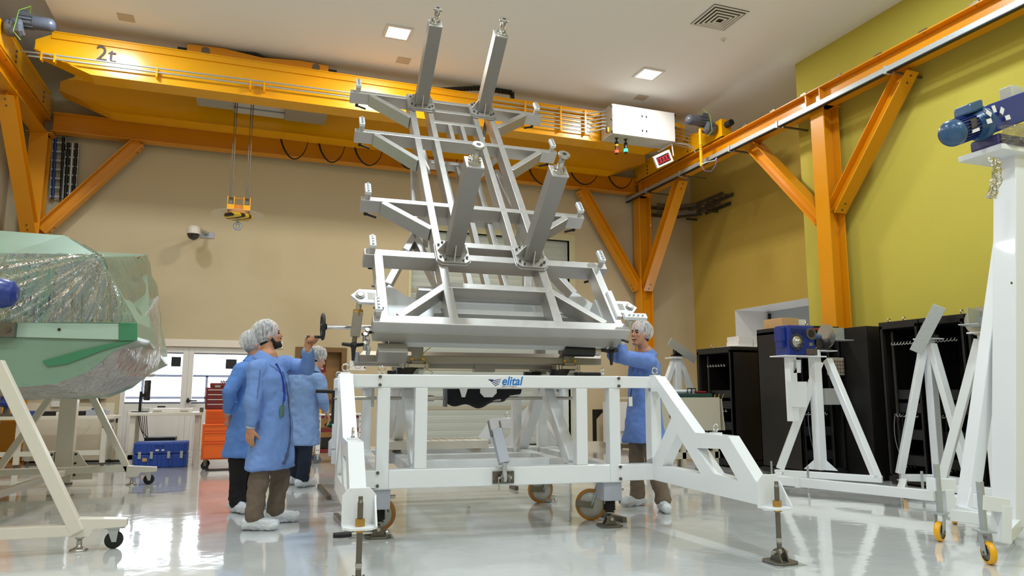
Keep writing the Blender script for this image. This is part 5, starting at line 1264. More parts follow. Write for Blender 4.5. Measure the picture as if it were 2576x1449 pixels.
r2, f2_ = rack('tall black rack behind the blue gearbox with a red stripe at its top', 7.04, 7.76, 7.95, 8.8, 2.055, '-y', ((2062,808),(1924,828)))
MB().box(7.3, 7.55, 7.94, 7.951, 2.0, 2.02).build('red_stripe', mat('red_stripe', (190,60,50), .5), r2)
r3 = MB().box(7.78, 8.42, 7.5, 8.17, .03, 2.03).build('rack_side_panel', M_BLKST, None, bevel=.003); r3.name = 'cabinet_panel'; ROOT[r3.name_full] = Matrix(); tag(r3, 'plain black cabinet panel closing the gap between the two tall rack rows', 'panel')
r4, _ = rack('tall black rack with cables beside the tilted plate stand, left of the two open ones', 7.78, 8.41, 6.70, 7.29, 2.05, '-x', ((2202,808),(2275,800)))
r5, _ = rack('tall black rack with cables behind the round disc, right of the two open ones', 7.78, 8.41, 6.08, 6.68, 2.05, '-x', ((2340,790),(2415,780)))
r6, _ = rack('tall black rack at the right picture edge half hidden by the big white post', 7.78, 8.41, 5.46, 6.06, 2.05, '-x', ())
# oscilloscope-like instrument and paper tray in rack 2
i2 = MB().box(7.5, 7.74, 7.88, 7.95, 1.38, 1.62).build('test_instrument', mat('instrument_beige', (176,166,146), .5), r2, bevel=.004)
q = MB()
for a in range(5):
    for b in range(4): q.nxt().cyl((7.53+.045*a,7.88,1.42+.05*b),(7.53+.045*a,7.865,1.42+.05*b),.013,10)
q.pieces('knob', mat('knob_brown', (120,100,84), .5), i2)
MB().box(7.38, 7.72, 7.86, 7.95, .98, 1.2).build('front_unit', mat('unit_grey', (190,188,182), .45), r2, bevel=.004)
# boxes on top of the racks
def bx_(lb, px0, py0, px1, py1, y, z, dep, m, cat='box', h=None, group=None):
    a = at(px0, py1, y=y); b = at(px1, py0, y=y); hh = h or (b.z-a.z)
    o = MB().box(a.x, b.x, y, y+dep, z, z+hh).build('storage_box', m, None, bevel=.003); return tag(o, lb, cat, group)
z1 = 1.856
o = MB().box(7.2, 7.75, 9.52, 10.0, z1, z1+.018).build('tray', M_PAPER); tag(o, 'flat white sheet under the white boxes on the lower rack', 'sheet')
z1 += .019
m_wb = mat('white_carton', (226,222,218), .6)
def wbox(lb, x0, x1, y0, y1, z, h):
    o = MB().box(x0, x1, y0, y1, z, z+h).build('white_carton', m_wb, None, bevel=.002); tag(o, lb, 'box'); return o
wbox('white carton at the bottom left of the pile on the lower rack', 7.28, 7.56, 9.55, 9.85, z1, .065)
wbox('white carton at the bottom right of the pile on the lower rack', 7.58, 7.72, 9.55, 9.85, z1, .065)
wbox('largest white carton on top of the pile on the lower rack', 7.30, 7.57, 9.56, 9.86, z1+.067, .085)
wbox('small white carton on top of the pile at its right', 7.60, 7.76, 9.56, 9.84, z1+.067, .075)
o = MB().box(7.8, 7.92, 9.5, 9.7, 1.856, 1.90).build('pink_pouch', mat('pink_plastic', (214,150,170), .5), None, bevel=.015); tag(o, 'small pink pouch on the lower rack beside the white cartons', 'pouch')
o = MB().box(7.13, 7.42, 8.35, 8.75, 2.056, 2.20).build('cardboard_box', M_CARD, None, bevel=.003); tag(o, 'brown cardboard box on the tall rack above the blue gearbox', 'box')
o = MB().box(7.44, 7.6, 8.4, 8.7, 2.056, 2.19).build('cardboard_box', m_wb, None, bevel=.003); tag(o, 'white box beside the brown cardboard box on the tall rack', 'box')
# ---- white trestles ----
def yellow_caster(c, par, ang=0, r=.075, top=None):
    c = V((c[0], c[1], r)); b = V((-sin(ang), cos(ang), 0)); a = V((cos(ang), sin(ang), 0))
    tp = top or 2*r+.05
    pl = MB().obox((c.x+a.x*.03, c.y+a.y*.03, tp), a*.06, b*.05, V((0,0,.005))).build('caster_plate', M_GALV, par)
    w = MB().lathe(c-b*.022, b, [(0,.055),(0,r-.012),(.006,r-.002),(.014,r),(.030,r),(.038,r-.002),(.044,r-.012),(.044,.055)], 32, True, False).build('caster_tyre', M_YELW, pl)
    h = MB().lathe(c-b*.019, b, [(0,.012),(0,.053),(.038,.053),(.038,.012)], 28); h.build('caster_hub', M_DSTEEL, w)
    q = MB()
    for s in (-.03, .03):
        f = c+b*s; k = V((c.x+a.x*.035, c.y+a.y*.035, tp))+b*s; q.beam(f-(k-f).normalized()*.015, k, .007, .05, a)
    q.build('caster_fork', M_GALV, pl); MB().cyl(c-b*.036, c+b*.036, .012, 12).build('axle', M_BOLT, w)
    return pl
def bar(par, a, b, w=.08, nm='leg', h=None): return MB().beam(a, b, w, h or w, (0,0,1)).build(nm, M_WHITE, par, bevel=.006)
def bearing_block(par, c, d):
    """black pillow block with shaft along d"""
    d = V(d).normalized(); s = d.cross(UP).normalized(); c = V(c)
    b = MB().obox(c+UP*.015, s*.11, d*.035, UP*.015); b.cyl(c+UP*.09-d*.04, c+UP*.09+d*.04, .07, 20).obox(c+UP*.05, s*.07, d*.03, UP*.04)
    return b.build('bearing_block', mat('black_casting', (30,28,32), .35, coat=.2), par, bevel=.003)
# stand A: tripod trestle with blue worm gearbox
sA = thing('trestle_stand', 'white trestle carrying the blue worm gearbox in front of the tall rack', 'stand', at(2065,1182,z=.2))
zb = .2
pa = at(2065,1182,z=zb); la = at(1962,1181,z=zb); ra = at(2205,1196,z=zb)
Yp = pa.y; ap = at(2075,905,y=Yp); aL = at(1965,1010,y=la.y-.25)
bar(sA, V((pa.x,pa.y,.2)), V((pa.x,pa.y,ap.z+.12)), .11, 'centre_post')
dTA = (ra-la).normalized(); sTA = dTA.cross(UP)
for s in (-1, 1): MB().prism([pa+dTA*s*.05+UP*0, pa+dTA*s*.2, pa+dTA*s*.05+UP*.14], sTA*.012).build('gusset', M_WHITE, sA)
bar(sA, la-dTA*.06-UP*.04, ra+dTA*.06-UP*.04, .075, 'base_bar')
bar(sA, V((ra.x,ra.y,.18)), at(2082,905,y=Yp), .085); bar(sA, at(1962,1180,z=.2), at(2062,910,y=Yp), .085)
tA = at(2000,893,y=Yp); tz = at(2010,897,y=Yp).z
x0 = at(1958,895,y=Yp).x; x1 = at(2062,895,y=Yp).x
MB().box(x0, x1, Yp-.12, Yp+.16, tz-.008, tz+.008).build('table_plate', M_WHITE, sA, bevel=.003)
pz = at(1982,1060,y=Yp).z
MB().box(at(1979,900,y=Yp).x, at(1996,900,y=Yp).x, Yp-.05, Yp+.05, pz, tz-.008).build('front_post', M_WHITE, sA, bevel=.004)
gp_ = [at(px, py, y=Yp-.05) for px, py in ((1996,905),(2015,905),(2015,938),(1996,938))]; MB().prism(gp_, (0,.01,0)).build('gusset', M_WHITE, sA)
gp_ = [at(px, py, y=Yp-.06) for px, py in ((1979,960),(2030,960),(2030,1024),(1982,1024))]; MB().prism(gp_, (0,.01,0)).build('stiffener_plate', M_WHITE, sA)
MB().box(at(2052,880,y=Yp).x, at(2092,880,y=Yp).x, Yp-.1, Yp+.1, at(2070,882,y=Yp).z-.012, at(2070,882,y=Yp).z).build('bearing_plate', M_WHITE, sA)
gbx = thing('worm_gearbox', 'blue worm gearbox with round bolted cover on the white trestle', 'gearbox', (at(1990,890,y=Yp).x, Yp, tz+.008))
x0 = at(1968,850,y=Yp).x; x1 = at(2036,850,y=Yp).x; zt = at(2000,820,y=Yp).z; zm = tz+.009
xm = x0+(x1-x0)*.55
gh = MB().box(x0, x1, Yp-.10, Yp+.14, zm, zt).build('housing', M_BLUEP, gbx, bevel=.018, seg=3)
c = V((x0+.12, Yp-.10, (zm+zt)/2-.02))
MB().cyl(c, c-V((0,.02,0)), .105, 28).build('round_cover', mat('dark_blue_grey', (44,52,84), .45), gh)
MB().lathe(c-V((0,.02,0)), (0,-1,0), [(0,.07),(.008,.06),(.008,.04),(.02,.03),(.05,.028),(.055,.02)], 22).build('shaft_end', M_STEEL, gh)
q = MB()
for k in range(8): an = 2*pi*k/8; q.nxt().cyl(c+V((cos(an)*.088,-.02,sin(an)*.088)), c+V((cos(an)*.088,-.03,sin(an)*.088)), .012, 8)
q.pieces('bolt', M_BOLT, gh)
q = MB()
for k in range(6): q.nxt().box(x0+.05+.004*k, xm+.04, Yp-.112, Yp-.098, zt-.05-.016*k, zt-.044-.016*k)
q.pieces('cooling_rib', M_BLUEP, gh)
m_ci = mat('cast_iron', (98,88,84), .5, .3)
MB().cyl((x1-.07,Yp-.115,zt-.1),(x1-.07,Yp-.095,zt-.1),.075,26).build('open_flange', m_ci, gh); MB().cyl((x1-.07,Yp-.118,zt-.1),(x1-.07,Yp-.114,zt-.1),.048,22).build('bore', mat('bore_brown', (40,28,22), .6), gh)
MB().box(x1-.16, x1+.01, Yp-.115, Yp-.09, zm+.005, zm+.085).build('foot_pad', m_ci, gh, bevel=.003)
MB().box(x0-.075, x0, Yp-.06, Yp+.06, zt-.2, zt-.03).build('terminal_box', M_BLUEP, gh, bevel=.006); MB().box(x0-.06, x0, Yp-.05, Yp+.05, zm+.1, zm+.2).build('side_cover', M_BLUEP, gh, bevel=.006)
MB().box(x1-.1, x1-.05, Yp-.106, Yp-.099, zm+.12, zm+.16).build('type_plate', M_STEEL, gh)
# flange disc, coupling and forked plate driven by the gearbox
zc = at(2070,845,y=Yp).z
cpl = thing('flange_assembly', 'steel disc with zinc forked plate on the shaft right of the blue gearbox', 'flange', (at(2071,840,y=Yp).x, Yp, zc))
xd = at(2072,840,y=Yp).x
MB().cyl((x1+.0,Yp,zc-.01),(xd-.06,Yp,zc-.01),.05,20,.035).build('coupling', mat('steel_blue', (90,110,150), .4, .4), cpl)
q = bearing_block(cpl, (xd-.03,Yp,at(2070,882,y=Yp).z), (1,0,0))
MB().cyl((xd+.03,Yp,zc),(xd+.05,Yp,zc),.15,40).build('disc', M_STEEL, cpl, bevel=.002)
fp = MB().box(xd+.05, xd+.33, Yp-.006, Yp+.006, zc-.05, zc+.11).box(xd+.05, xd+.35, Yp-.14, Yp+.01, zc-.06, zc-.048).build('forked_plate', M_GALV, cpl, bevel=.002)
MB().cyl((xd+.05,Yp,zc),(xd+.09,Yp,zc),.05,18).build('hub', M_GALV, cpl)
# long low beam with casters in front of stand A
lb_ = thing('low_beam', 'long low white beam on yellow casters running in front of the racks', 'frame', at(1930,1200,z=.16))
a = at(1920,1204,z=.15); b = at(2352,1247,z=.15)
MB().beam(a, b, .075, .10).build('beam', M_WHITE, lb_, bevel=.006)
d = (b-a).normalized(); MB().obox(a+(b-a)*.24, d*.03, d.cross(UP)*.045, UP*.058).build('joint_sleeve', M_WHITE, lb_, bevel=.004)
for px, py in ((1962,1232),(2276,1254)):
    p = at(px, py, z=0); yellow_caster((p.x, p.y), lb_, .9, .07, .19)
    p2_ = a+(b-a)*((px-1920)/432); MB().beam(p2_, V((p.x,p.y,.19)), .07, .04).build('outrigger', M_WHITE, lb_)
for px, y0, y1 in ((2035,1172,1240),(2200,1160,1205),(1943,1160,1215),(2242,1172,1212),(2325,1185,1275)):
    p = at(px, y1, z=.005); pt = at(px, y0, y=p.y); MB().cyl((p.x,p.y,.0),(p.x,p.y,pt.z),.013,12).build('levelling_rod', M_GALV, lb_)
def tilted_plate(par_lb, c, ang, dirv, group=None):
    t = thing('tilted_plate', par_lb, 'plate', c, group=group); d = V(dirv).normalized(); c = V(c)
    s = d.cross(UP).normalized()
    ax = (s*cos(ang)+UP*sin(ang)).normalized(); n = d.cross(ax)
    MB().obox(c+d*.16, ax*.30, d*.012, n*.07).build('plate', M_GALV, t, bevel=.002)
    MB().obox(c+d*.10-ax*.06, ax*.2, d*.07, n*.008).build('side_flange', M_GALV, t, bevel=.002)
    MB().cyl(c-d*.06, c+d*.15, .035, 16).build('shaft', M_STEEL, t)
    bearing_block(t, c-UP*.09, d); return t
def tripod(lb, apx, base, w=.085, ty=None, plate=True):
    """apx: pixel of top plate centre; base: [(px,py)...] at floor bar height; first is centre post"""
    cbase = at(*base[0], z=.2); t = thing('trestle_stand', lb, 'stand', V((cbase.x, cbase.y, 0)))
    top = at(*apx, y=cbase.y); top.x = cbase.x*.5+top.x*.5; top.x = cbase.x
    bar(t, V((cbase.x,cbase.y,.2)), top, w*1.15, 'centre_post')
    MB().obox(top+UP*.006, V((.13,0,0)), V((0,.1,0)), UP*.008).build('top_plate', M_WHITE, t, bevel=.003)
    P = [at(*b_, z=.2) for b_ in base[1:]]
    for p in P: bar(t, V((p.x,p.y,.2)), top-UP*.06+(V((p.x,p.y,0))-V((cbase.x,cbase.y,0))).normalized()*.05, w)
    for p in P: bar(t, V((p.x,p.y,.16)), V((cbase.x,cbase.y,.16)), .08, 'base_bar')
    for p in P: MB().cyl((p.x,p.y,0),(p.x,p.y,.3),.013,12).build('levelling_rod', M_GALV, t)
    return t, top
sB, tB = tripod('white trestle with a tilted zinc plate in front of the open racks', (2332,854), [(2362,1194),(2264,1192),(2440,1206)])
tilted_plate('zinc L-shaped plate tilted steeply on the trestle in front of the open racks', tB+UP*.11, R(-62), (-.75,-.66,0))
sC, tC = tripod('white trestle with a flanged disc just left of the big white post', (2462,838), [(2512,1228),(2368,1216),(2560,1222)])
t = thing('flange_assembly', 'steel disc with grey forked plate on the trestle left of the big white post', 'flange', tC)
c = tC+UP*.12; ax = V((-.93,-.36,0)); bearing_block(t, tC+UP*.012, ax)
MB().cyl(c+ax*.06, c+ax*.085, .15, 40).build('disc', M_STEEL, t, bevel=.002)
s_ = ax.cross(UP)
MB().obox(c+ax*.28+UP*.03, ax*.19, s_*.006, UP*.08).obox(c+ax*.28-UP*.055, ax*.19, s_*.09, UP*.006).build('forked_plate', M_GALV, t, bevel=.002)
MB().cyl(c+ax*.08, c+ax*.15, .045, 18).build('hub', M_GALV, t)
g2_ = thing('worm_gearbox', 'blue worm gearbox half hidden behind the legs of the big white post', 'gearbox', tC+V((.22,-.1,0)))
MB().obox(tC-ax*.26+UP*.15, ax*.11, s_*.12, UP*.14).build('housing', M_BLUEP, g2_, bevel=.015); MB().obox(tC-ax*.26+UP*.04-s_*.0, ax*.112, s_*.122, UP*.03).build('foot_pad', m_ci, g2_)
MB().obox(tC-ax*.2-UP*.0, ax*.18, s_*.1, UP*.008).build('table_plate', M_WHITE, sC)
# big near stand with geared motor
pd = at(2556,1330,z=.08); yD = pd.y
sD = thing('tall_trestle', 'tall white box-section trestle at the right edge with yellow casters', 'stand', V((pd.x, yD, 0)))
tD = at(2540,382,y=yD); xw0 = at(2531,900,y=yD).x
pw0 = at(2531,1345,y=yD); pw1 = at(2533,384,y=yD); hw_ = V((.09,0,0)); MB().beam(V((pw0.x+.09,yD+.02,.1)), V((pw1.x+.09,yD+.02,tD.z)), .18, .2, (0,1,0)).build('main_post', M_WHITE, sD, bevel=.008)
MB().beam(at(2432,1285,y=yD+.25), at(2556,395,y=yD+.13), .13, .11, (0,1,0)).build('side_leg', M_WHITE, sD, bevel=.008)
zp = at(2480,382,y=yD).z; xa = at(2478,385,y=yD).x
MB().box(xa, xa+.75, yD-.15, yD+.25, zp-.02, zp+.03).build('top_plate', M_WHITE, sD, bevel=.006)
a = at(2398,1282,y=yD+.25); b = at(2560,1320,y=yD+.05)
MB().beam(a, b, .11, .09).build('base_bar', M_WHITE, sD, bevel=.008)
MB().prism([at(2445,1225,y=yD+.18), at(2462,1275,y=yD+.18), at(2432,1280,y=yD+.18)], (0,.012,0)).build('gusset', M_WHITE, sD)
for q1, q2, cpx, ang in ((((2340,1218),(2395,1220)), ((2378,1230),(2382,1300)), (2366,1362), .35), (((2460,1262),(2528,1272)), ((2520,1270),(2518,1365)), (2490,1420), 1.15)):
    fl = at(*cpx, z=0); yy = fl.y+.05
    pa_, pb__ = at(*q1[0], y=yy), at(*q1[1], y=yy); MB().beam(pa_, pb__, .08, .10).build('caster_arm', M_WHITE, sD, bevel=.006)
    pc, pdn = at(*q2[0], y=yy), at(*q2[1], y=yy); MB().beam(pc, pdn, .09, .09, (1,0,0)).build('arm_drop', M_WHITE, sD, bevel=.006)
    MB().beam(pdn+UP*.02, V((pd.x,yD,.12)), .09, .09).build('base_bar', M_WHITE, sD, bevel=.006)
    pl = yellow_caster((fl.x, fl.y), sD, ang, .075, .21)
    ti = V((fl.x+cos(ang)*.035, fl.y+sin(ang)*.035, 0)); zt_ = at(q1[0][0], q1[0][1]-52, y=yy).z
    MB().beam(ti+UP*.21, ti+UP*zt_, .035, .035, (1,0,0)).build('caster_stem', M_GALV, pl, bevel=.003)
p = at(2402,1318,z=0); yellow_caster((p.x,p.y), sD, .7, .075, .21); MB().beam((p.x+.03,p.y+.02,.215),(pd.x,yD+.1,.13),.07,.07).build('base_bar', M_WHITE, sD, bevel=.006)
c = at(2544,712,y=yD-.082); MB().cyl(c, c-V((0,.004,0)), .011, 12).build('hole', M_DSTEEL, sD)
mo = thing('geared_motor', 'dark blue geared motor half wrapped in film on top of the tall trestle', 'motor', V((tD.x, yD, zp+.03)))
m_mb = mat('motor_teal_blue', (44,84,124), .3, coat=.3)
A = at(2392,337,y=yD); B = at(2490,300,y=yD); ax = (B-A).normalized(); 
MB().lathe(A-ax*.06, ax, [(0,.0),(.005,.05),(.03,.095),(.06,.11),(.11,.112)], 26).build('fan_cowl', m_mb, mo)
body_ = MB().cyl(A+ax*.05, A+ax*.26, .098, 26).build('stator', mat('stator_dark', (26,44,72), .4), mo)
sx, sy = MB().frame(ax); q = MB()
for k in range(26): an = 2*pi*k/26; r_ = sx*cos(an)+sy*sin(an); q.nxt().obox(A+ax*.155+r_*.104, ax*.1, r_*.008, ax.cross(r_)*.003)
q.pieces('cooling_fin', M_BLUEP, body_)
MB().lathe(A+ax*.25, ax, [(0,.105),(.06,.12),(.1,.125),(.1,.15),(.125,.15)], 28).build('end_shield', m_mb, mo)
MB().obox(A+ax*.22+UP*.155+V((0,-.02,0)), ax*.095, V((0,.075,0)), UP*.045).build('terminal_box', m_mb, mo, bevel=.02)
MB().obox(A+ax*.15+V((0,-.104,.02)), ax*.035, V((0,.004,0)), V((0,0,.04))).build('type_plate', M_BOLT, body_); MB().obox(A+ax*.17+V((0,-.102,-.045)), ax*.045, V((0,.004,0)), V((0,0,.016))).build('paper_label', M_PAPER, body_)
gh2 = MB().beam(A+ax*.37, A+ax*1.0, .24, .24).build('gear_housing', M_BLUEP, mo, bevel=.012)
MB().box(xa+.01, xa+.6, yD-.13, yD+.14, zp+.03, zp+.13).build('gear_foot', mat('wrapped_purple_blue', (70,66,110), .4), mo, bevel=.02)
MB().box(tD.x+.02, tD.x+.16, yD-.06, yD+.06, A.z+.28, A.z+.52).build('lifting_block', mat('pale_stone_paint', (196,194,178), .5), mo, bevel=.01)
c = at(2512,300,y=yD-.14); q = MB()
for k in range(5):
    an = R(200-45*k); e = c+V((cos(an)*.12,0,sin(an)*.09)); q.nxt().obox(e, V((cos(an)*.03,0,sin(an)*.03)), V((0,.002,0)), V((-sin(an)*.02,0,cos(an)*.02)))
q.pieces('paper_tag', M_PAPER, gh2)
def fmo(i, j):
    p = V((xa-.01+.62*i, yD-.16+.03*noise.noise(V((i*6,j*6,0))), zp+.02+(.15+.14*i)*j+.02*noise.noise(V((i*8,j*5,3))))); return p
MB().grid(fmo, 30, 16).build('wrap_film', film_mat('motor_film', (210,205,210), .15, .7, .12, 16, 1.0, (1,1,3)), mo)
def fst(i, j):
    p = at(2486+28*i+8*sin(j*4), 395+105*j, y=yD-.17); return p+V((0,.03*noise.noise(V((i*3,j*6,7))),0))
MB().grid(fst, 6, 16).build('hanging_film', film_mat('motor_film_tail', (230,226,215), .02, .3, .12, 14, 1.0, (1,1,2)), mo)
# ---- work table with drop panel, further stand behind ----
tb = thing('work_table', 'beige work table with a big hanging side panel, behind the right outrigger', 'table', (6.4, 9.3, 0))
m_tb = mat('beige_table_paint', (196,188,166), .5)
yT = 9.1; xl = at(1655,1040,y=yT).x; xr = at(1812,1040,y=yT).x; zt = at(1740,1000,y=yT).z; zl = at(1740,1084,y=yT).z
MB().box(xl, xr, yT, yT+.02, zl, zt).build('side_panel', m_tb, tb, bevel=.003)
MB().box(xl-.02, xr, yT+.02, yT+1.1, zt-.03, zt).build('table_top', m_tb, tb, bevel=.003)
for x in (xl+.15, xl+.42, xr-.08):
    for y in (yT+.05, yT+1.0): MB().box(x, x+.06, y, y+.06, 0, zt-.03).build('leg', m_tb, tb)
MB().box(xl, xr, yT+.05, yT+.11, .2, .27).build('cross_bar', m_tb, tb); MB().box(xl, xr, yT+.05, yT+1.06, .27, .29).build('lower_shelf', m_tb, tb)
MB().prism([(xr+.02,yT,zt-.02),(xr+.06,yT,zl),(xr+.075,yT,zl),(xr+.035,yT,zt-.02)], (0,.5,0)).build('side_board', m_tb, tb)
c = at(1687,1044,y=yT); MB().box(c.x-.02, c.x+.02, yT-.015, yT, c.z-.03, c.z+.03).build('lock', M_BLK, tb)
x0 = at(1700,995,y=yT+.1).x; x1 = at(1788,995,y=yT+.1).x
o = MB().box(x0, x1, yT+.06, yT+.6, zt+.001, zt+.055).build('green_mat', mat('dark_green_cloth', (24,62,54), .8), None, bevel=.01); tag(o, 'dark green padded mat on the beige work table', 'mat')
o = MB().cyl((x0-.02,yT+.15,zt+.085),(x0+.3,yT+.15,zt+.085),.028,14).build('tool_roll', mat('pale_tube', (210,216,224), .4)); tag(o, 'pale tube lying on the green mat', 'tube')
o = MB().cyl((x0+.36,yT+.15,zt+.075),(x0+.55,yT+.15,zt+.075),.018,12).build('screwdriver', M_RED); tag(o, 'red-handled screwdriver on the green mat', 'screwdriver')
q = MB().tube([(x0+.2,yT+.1,zt+.056),(x0+.2,yT+.1,zt+.13),(x0+.34,yT+.1,zt+.13),(x0+.34,yT+.1,zt+.056)], .009, 8).tube([(x0+.27,yT+.1,zt+.056),(x0+.27,yT+.1,zt+.13)], .009, 8).build('wire_stand', M_BLK); tag(q, 'small black wire stand on the green mat', 'stand')
for k in range(6):
    a = V((xl+.15+.12*k, yT+.2+.05*(k%3), .30)); pts = [a+V((.12*sin(s*1.1+k), .05*cos(s*1.7), .03+.03*sin(s*2+k))) for s in range(9)]
    MB().tube(pts, .014, 8).build('stored_cable', M_CABLE if k != 1 else M_RED, tb)
# stand E behind the table
cE = at(1703,1000,y=11.0); tE = at(1702,902,y=11.0)
sE = thing('trestle_stand', 'white trestle with a tilted zinc plate behind the beige work table', 'stand', V((tE.x, 11.0, 0)))
bar(sE, V((tE.x,11.0,.1)), tE, .12, 'centre_post')
for s in (-1, 1): bar(sE, V((tE.x+s*.75,11.0,.1)), tE+V((s*.06,0,-.05)), .09)
bar(sE, V((tE.x-.8,11.0,.1)), V((tE.x+.8,11.0,.1)), .08, 'base_bar'); bar(sE, V((tE.x,11.6,.1)), V((tE.x,10.5,.1)), .08, 'base_bar'); MB().obox(tE+UP*.01, V((.16,0,0)), V((0,.12,0)), UP*.012).build('top_plate', M_WHITE, sE)
for x in (-.75, .75): MB().cyl((tE.x+x,11.0,0),(tE.x+x,11.0,.1),.03,12).build('levelling_foot', M_GALV, sE)
tilted_plate('zinc L-shaped plate sloping down to the right above the beige work table', tE+V((.02,0,.13)), R(32), (0,-1,0))
gp = at(1880,1178,z=.0); o = MB().box(gp.x-.1, gp.x+.9, gp.y, gp.y+.5, .0, .02).build('green_floor_mat', mat('green_rubber_mat', (20,70,58), .7), None); tag(o, 'dark green rubber mat on the floor in front of the lower rack', 'mat')
# ================= along the back wall =================
# long workbench on the left
wb_ = thing('workbench', 'long cream workbench along the back wall under the wrapped body', 'bench', (-2.7, 13.3, 0))
yb0, yb1 = 12.95, 13.75; zt = .765; xr = at(286,1048,y=yb0).x; xl = XL+.05
m_bt = mat('cream_bench_top', (232,226,210), .45)
MB().box(xl, xr, yb0, yb1, zt-.05, zt).build('bench_top', m_bt, wb_, bevel=.004)
for y in (yb0+.05, yb1-.12):
    for x in (xr-.16, xl+.7): MB().box(x, x+.075, y, y+.07, .05, zt-.05).build('leg', M_CREAMST, wb_, bevel=.003); MB().cyl((x+.037,y+.035,0),(x+.037,y+.035,.05),.025,12).build('foot', M_DSTEEL, wb_)
MB().box(xl, xr-.1, yb0+.06, yb0+.12, .17, .24).build('stretcher', M_CREAMST, wb_)
MB().box(xr-.16, xr-.085, yb0+.05, yb1-.1, .58, .65).build('side_rail', M_CREAMST, wb_)
def onbench(nm, lb, cat, px0, px1, py0, py1, m, y=13.25, dep=.3, z=None, bev=.006):
    a = at(px0, py1, y=y); b = at(px1, py0, y=y); z0 = (zt if z is None else z)+.001
    o = MB().box(a.x, b.x, y, y+dep, z0, z0+(b.z-a.z)).build(nm, m, None, bevel=bev); return tag(o, lb, cat)
onbench('tool_case', 'black case on the bench left of the blue box', 'case', 55, 69, 1034, 1046, M_BLK)
onbench('blue_box', 'small blue box on the cream workbench', 'box', 70, 87, 1034, 1046, mat('blue_plastic', (40,70,150), .4))
onbench('tool_case', 'long black case on the bench right of the blue box', 'case', 100, 138, 1035, 1046, M_BLK)
onbench('cream_box', 'cream box on the bench beside the long black case', 'box', 140, 163, 1036, 1046, M_CREAMST)
onbench('tool_case', 'black case on the bench just right of the white centre post', 'case', 191, 214, 1035, 1046, M_BLK)
o = onbench('grey_toolbox', 'flat grey toolbox with a blue handle at the bench end', 'toolbox', 215, 268, 1032, 1046, M_GREYP)
a = at(236,1032,y=13.3); MB().box(a.x-.03, a.x+.06, 13.3, 13.36, a.z-.005, a.z+.035).build('handle', mat('blue_plastic', (40,70,150), .4), o)
v0 = at(12,1040,y=13.1)
vs = thing('bench_vice', 'blue and grey bench tool at the left end of the workbench', 'tool', V((v0.x, 13.1, zt)))
MB().box(v0.x-.12, v0.x+.12, 13.05, 13.3, zt, zt+.04).build('base', M_DSTEEL, vs, bevel=.004); MB().lathe((v0.x,13.17,zt+.04),(0,0,1),[(0,.05),(.08,.04),(.14,.06),(.2,.05)],16).build('column', M_GREY, vs)
MB().cyl((v0.x-.06,13.1,zt+.2),(v0.x+.05,13.1,zt+.18),.055,16).build('blue_head', M_BLUEP, vs); MB().cyl((v0.x-.05,13.12,zt+.3),(v0.x-.05,13.12,zt+.2),.03,12).build('knob', M_BLUEP, vs)
# wall sockets and grey device over the bench
for px, lb in ((144,'white twin wall socket box above the workbench, left one'), (166,'white twin wall socket box above the workbench, right one beside the post')):
    p = at(px, 1010, y=YB); t = MB().box(p.x-.075, p.x+.075, YB-.07, YB-.013, p.z-.09, p.z+.09).build('wall_socket', M_WPAINT, None, bevel=.008); tag(t, lb, 'socket'); ROOT[t.name_full] = Matrix()
    MB().box(p.x-.05, p.x+.05, YB-.075, YB-.07, p.z+.02, p.z+.06).build('socket_face', mat('socket_grey', (180,176,160), .5), t)
a = at(200,1003,y=YB); b = at(268,994,y=YB); o = MB().box(a.x, b.x, YB-.1, YB-.013, a.z, a.z+.14).build('trunking_box', mat('trunking_grey', (188,184,172), .5), None, bevel=.004); tag(o, 'grey power trunking box on the wall at the end of the workbench', 'box')
p = at(250,1000,y=YB-.11); o = MB().tube([p, p+V((.02,-.03,-.12)), p+V((.04,-.05,-.26)), V((p.x+.05,13.7,zt+.02))], .008, 6).build('hanging_cable', M_CABLE); tag(o, 'thin black cable hanging from the trunking box to the bench', 'cable')
o = MB().tube([at(10,1164,y=13.9), at(90,1166,y=13.9), at(180,1162,y=13.9), at(250,1160,y=13.9), at(300,1158,y=13.8), at(312,1168,y=13.6)], .018, 8).build('floor_cable', M_CABLE)
for v in o.data.vertices: v.co.z = .02+(v.co.z % .001)
o2 = [V((x, 13.85-.06*k, .02)) for k, x in enumerate((-3.5,-3.0,-2.5,-2.1,-1.8))]
bpy.data.objects.remove(o); o = MB().tube(o2, .018, 8).build('floor_cable', M_CABLE); tag(o, 'black cable lying on the floor along the back wall under the bench', 'cable')
# desk with monitor in front of the glazed doors
dk_ = thing('computer_desk', 'white desk with the monitor in front of the glazed doors', 'desk', (-1.1, 13.0, 0))
yd0, yd1 = 12.75, 13.45; zd = .815; xl = at(322,1035,y=yd0).x; xr = -.62
MB().box(xl, xr, yd0, yd1, zd-.045, zd).build('desk_top', m_bt, dk_, bevel=.004)
for x in (xl+.03, xr-.1):
    for y in (yd0+.05, yd1-.12): MB().box(x, x+.075, y, y+.07, 0, zd-.045).build('leg', M_CREAMST, dk_, bevel=.003)
MB().box(xl+.03, xl+.105, yd0+.05, yd1-.05, .1, .17).build('side_bar', M_CREAMST, dk_)
mn = thing('monitor', 'black computer monitor seen from its side on the white desk', 'monitor', at(352,1030,y=13.1))
c = at(352,1028,y=13.1); zz = zd
MB().lathe((c.x,13.1,zz+.001),(0,0,1),[(0,.13),(.012,.13),(.016,.03)],20).build('base', M_BLK, mn); MB().box(c.x-.02, c.x+.02, 13.08, 13.13, zz+.012, zz+.33).build('stand', M_BLK, mn, bevel=.004)
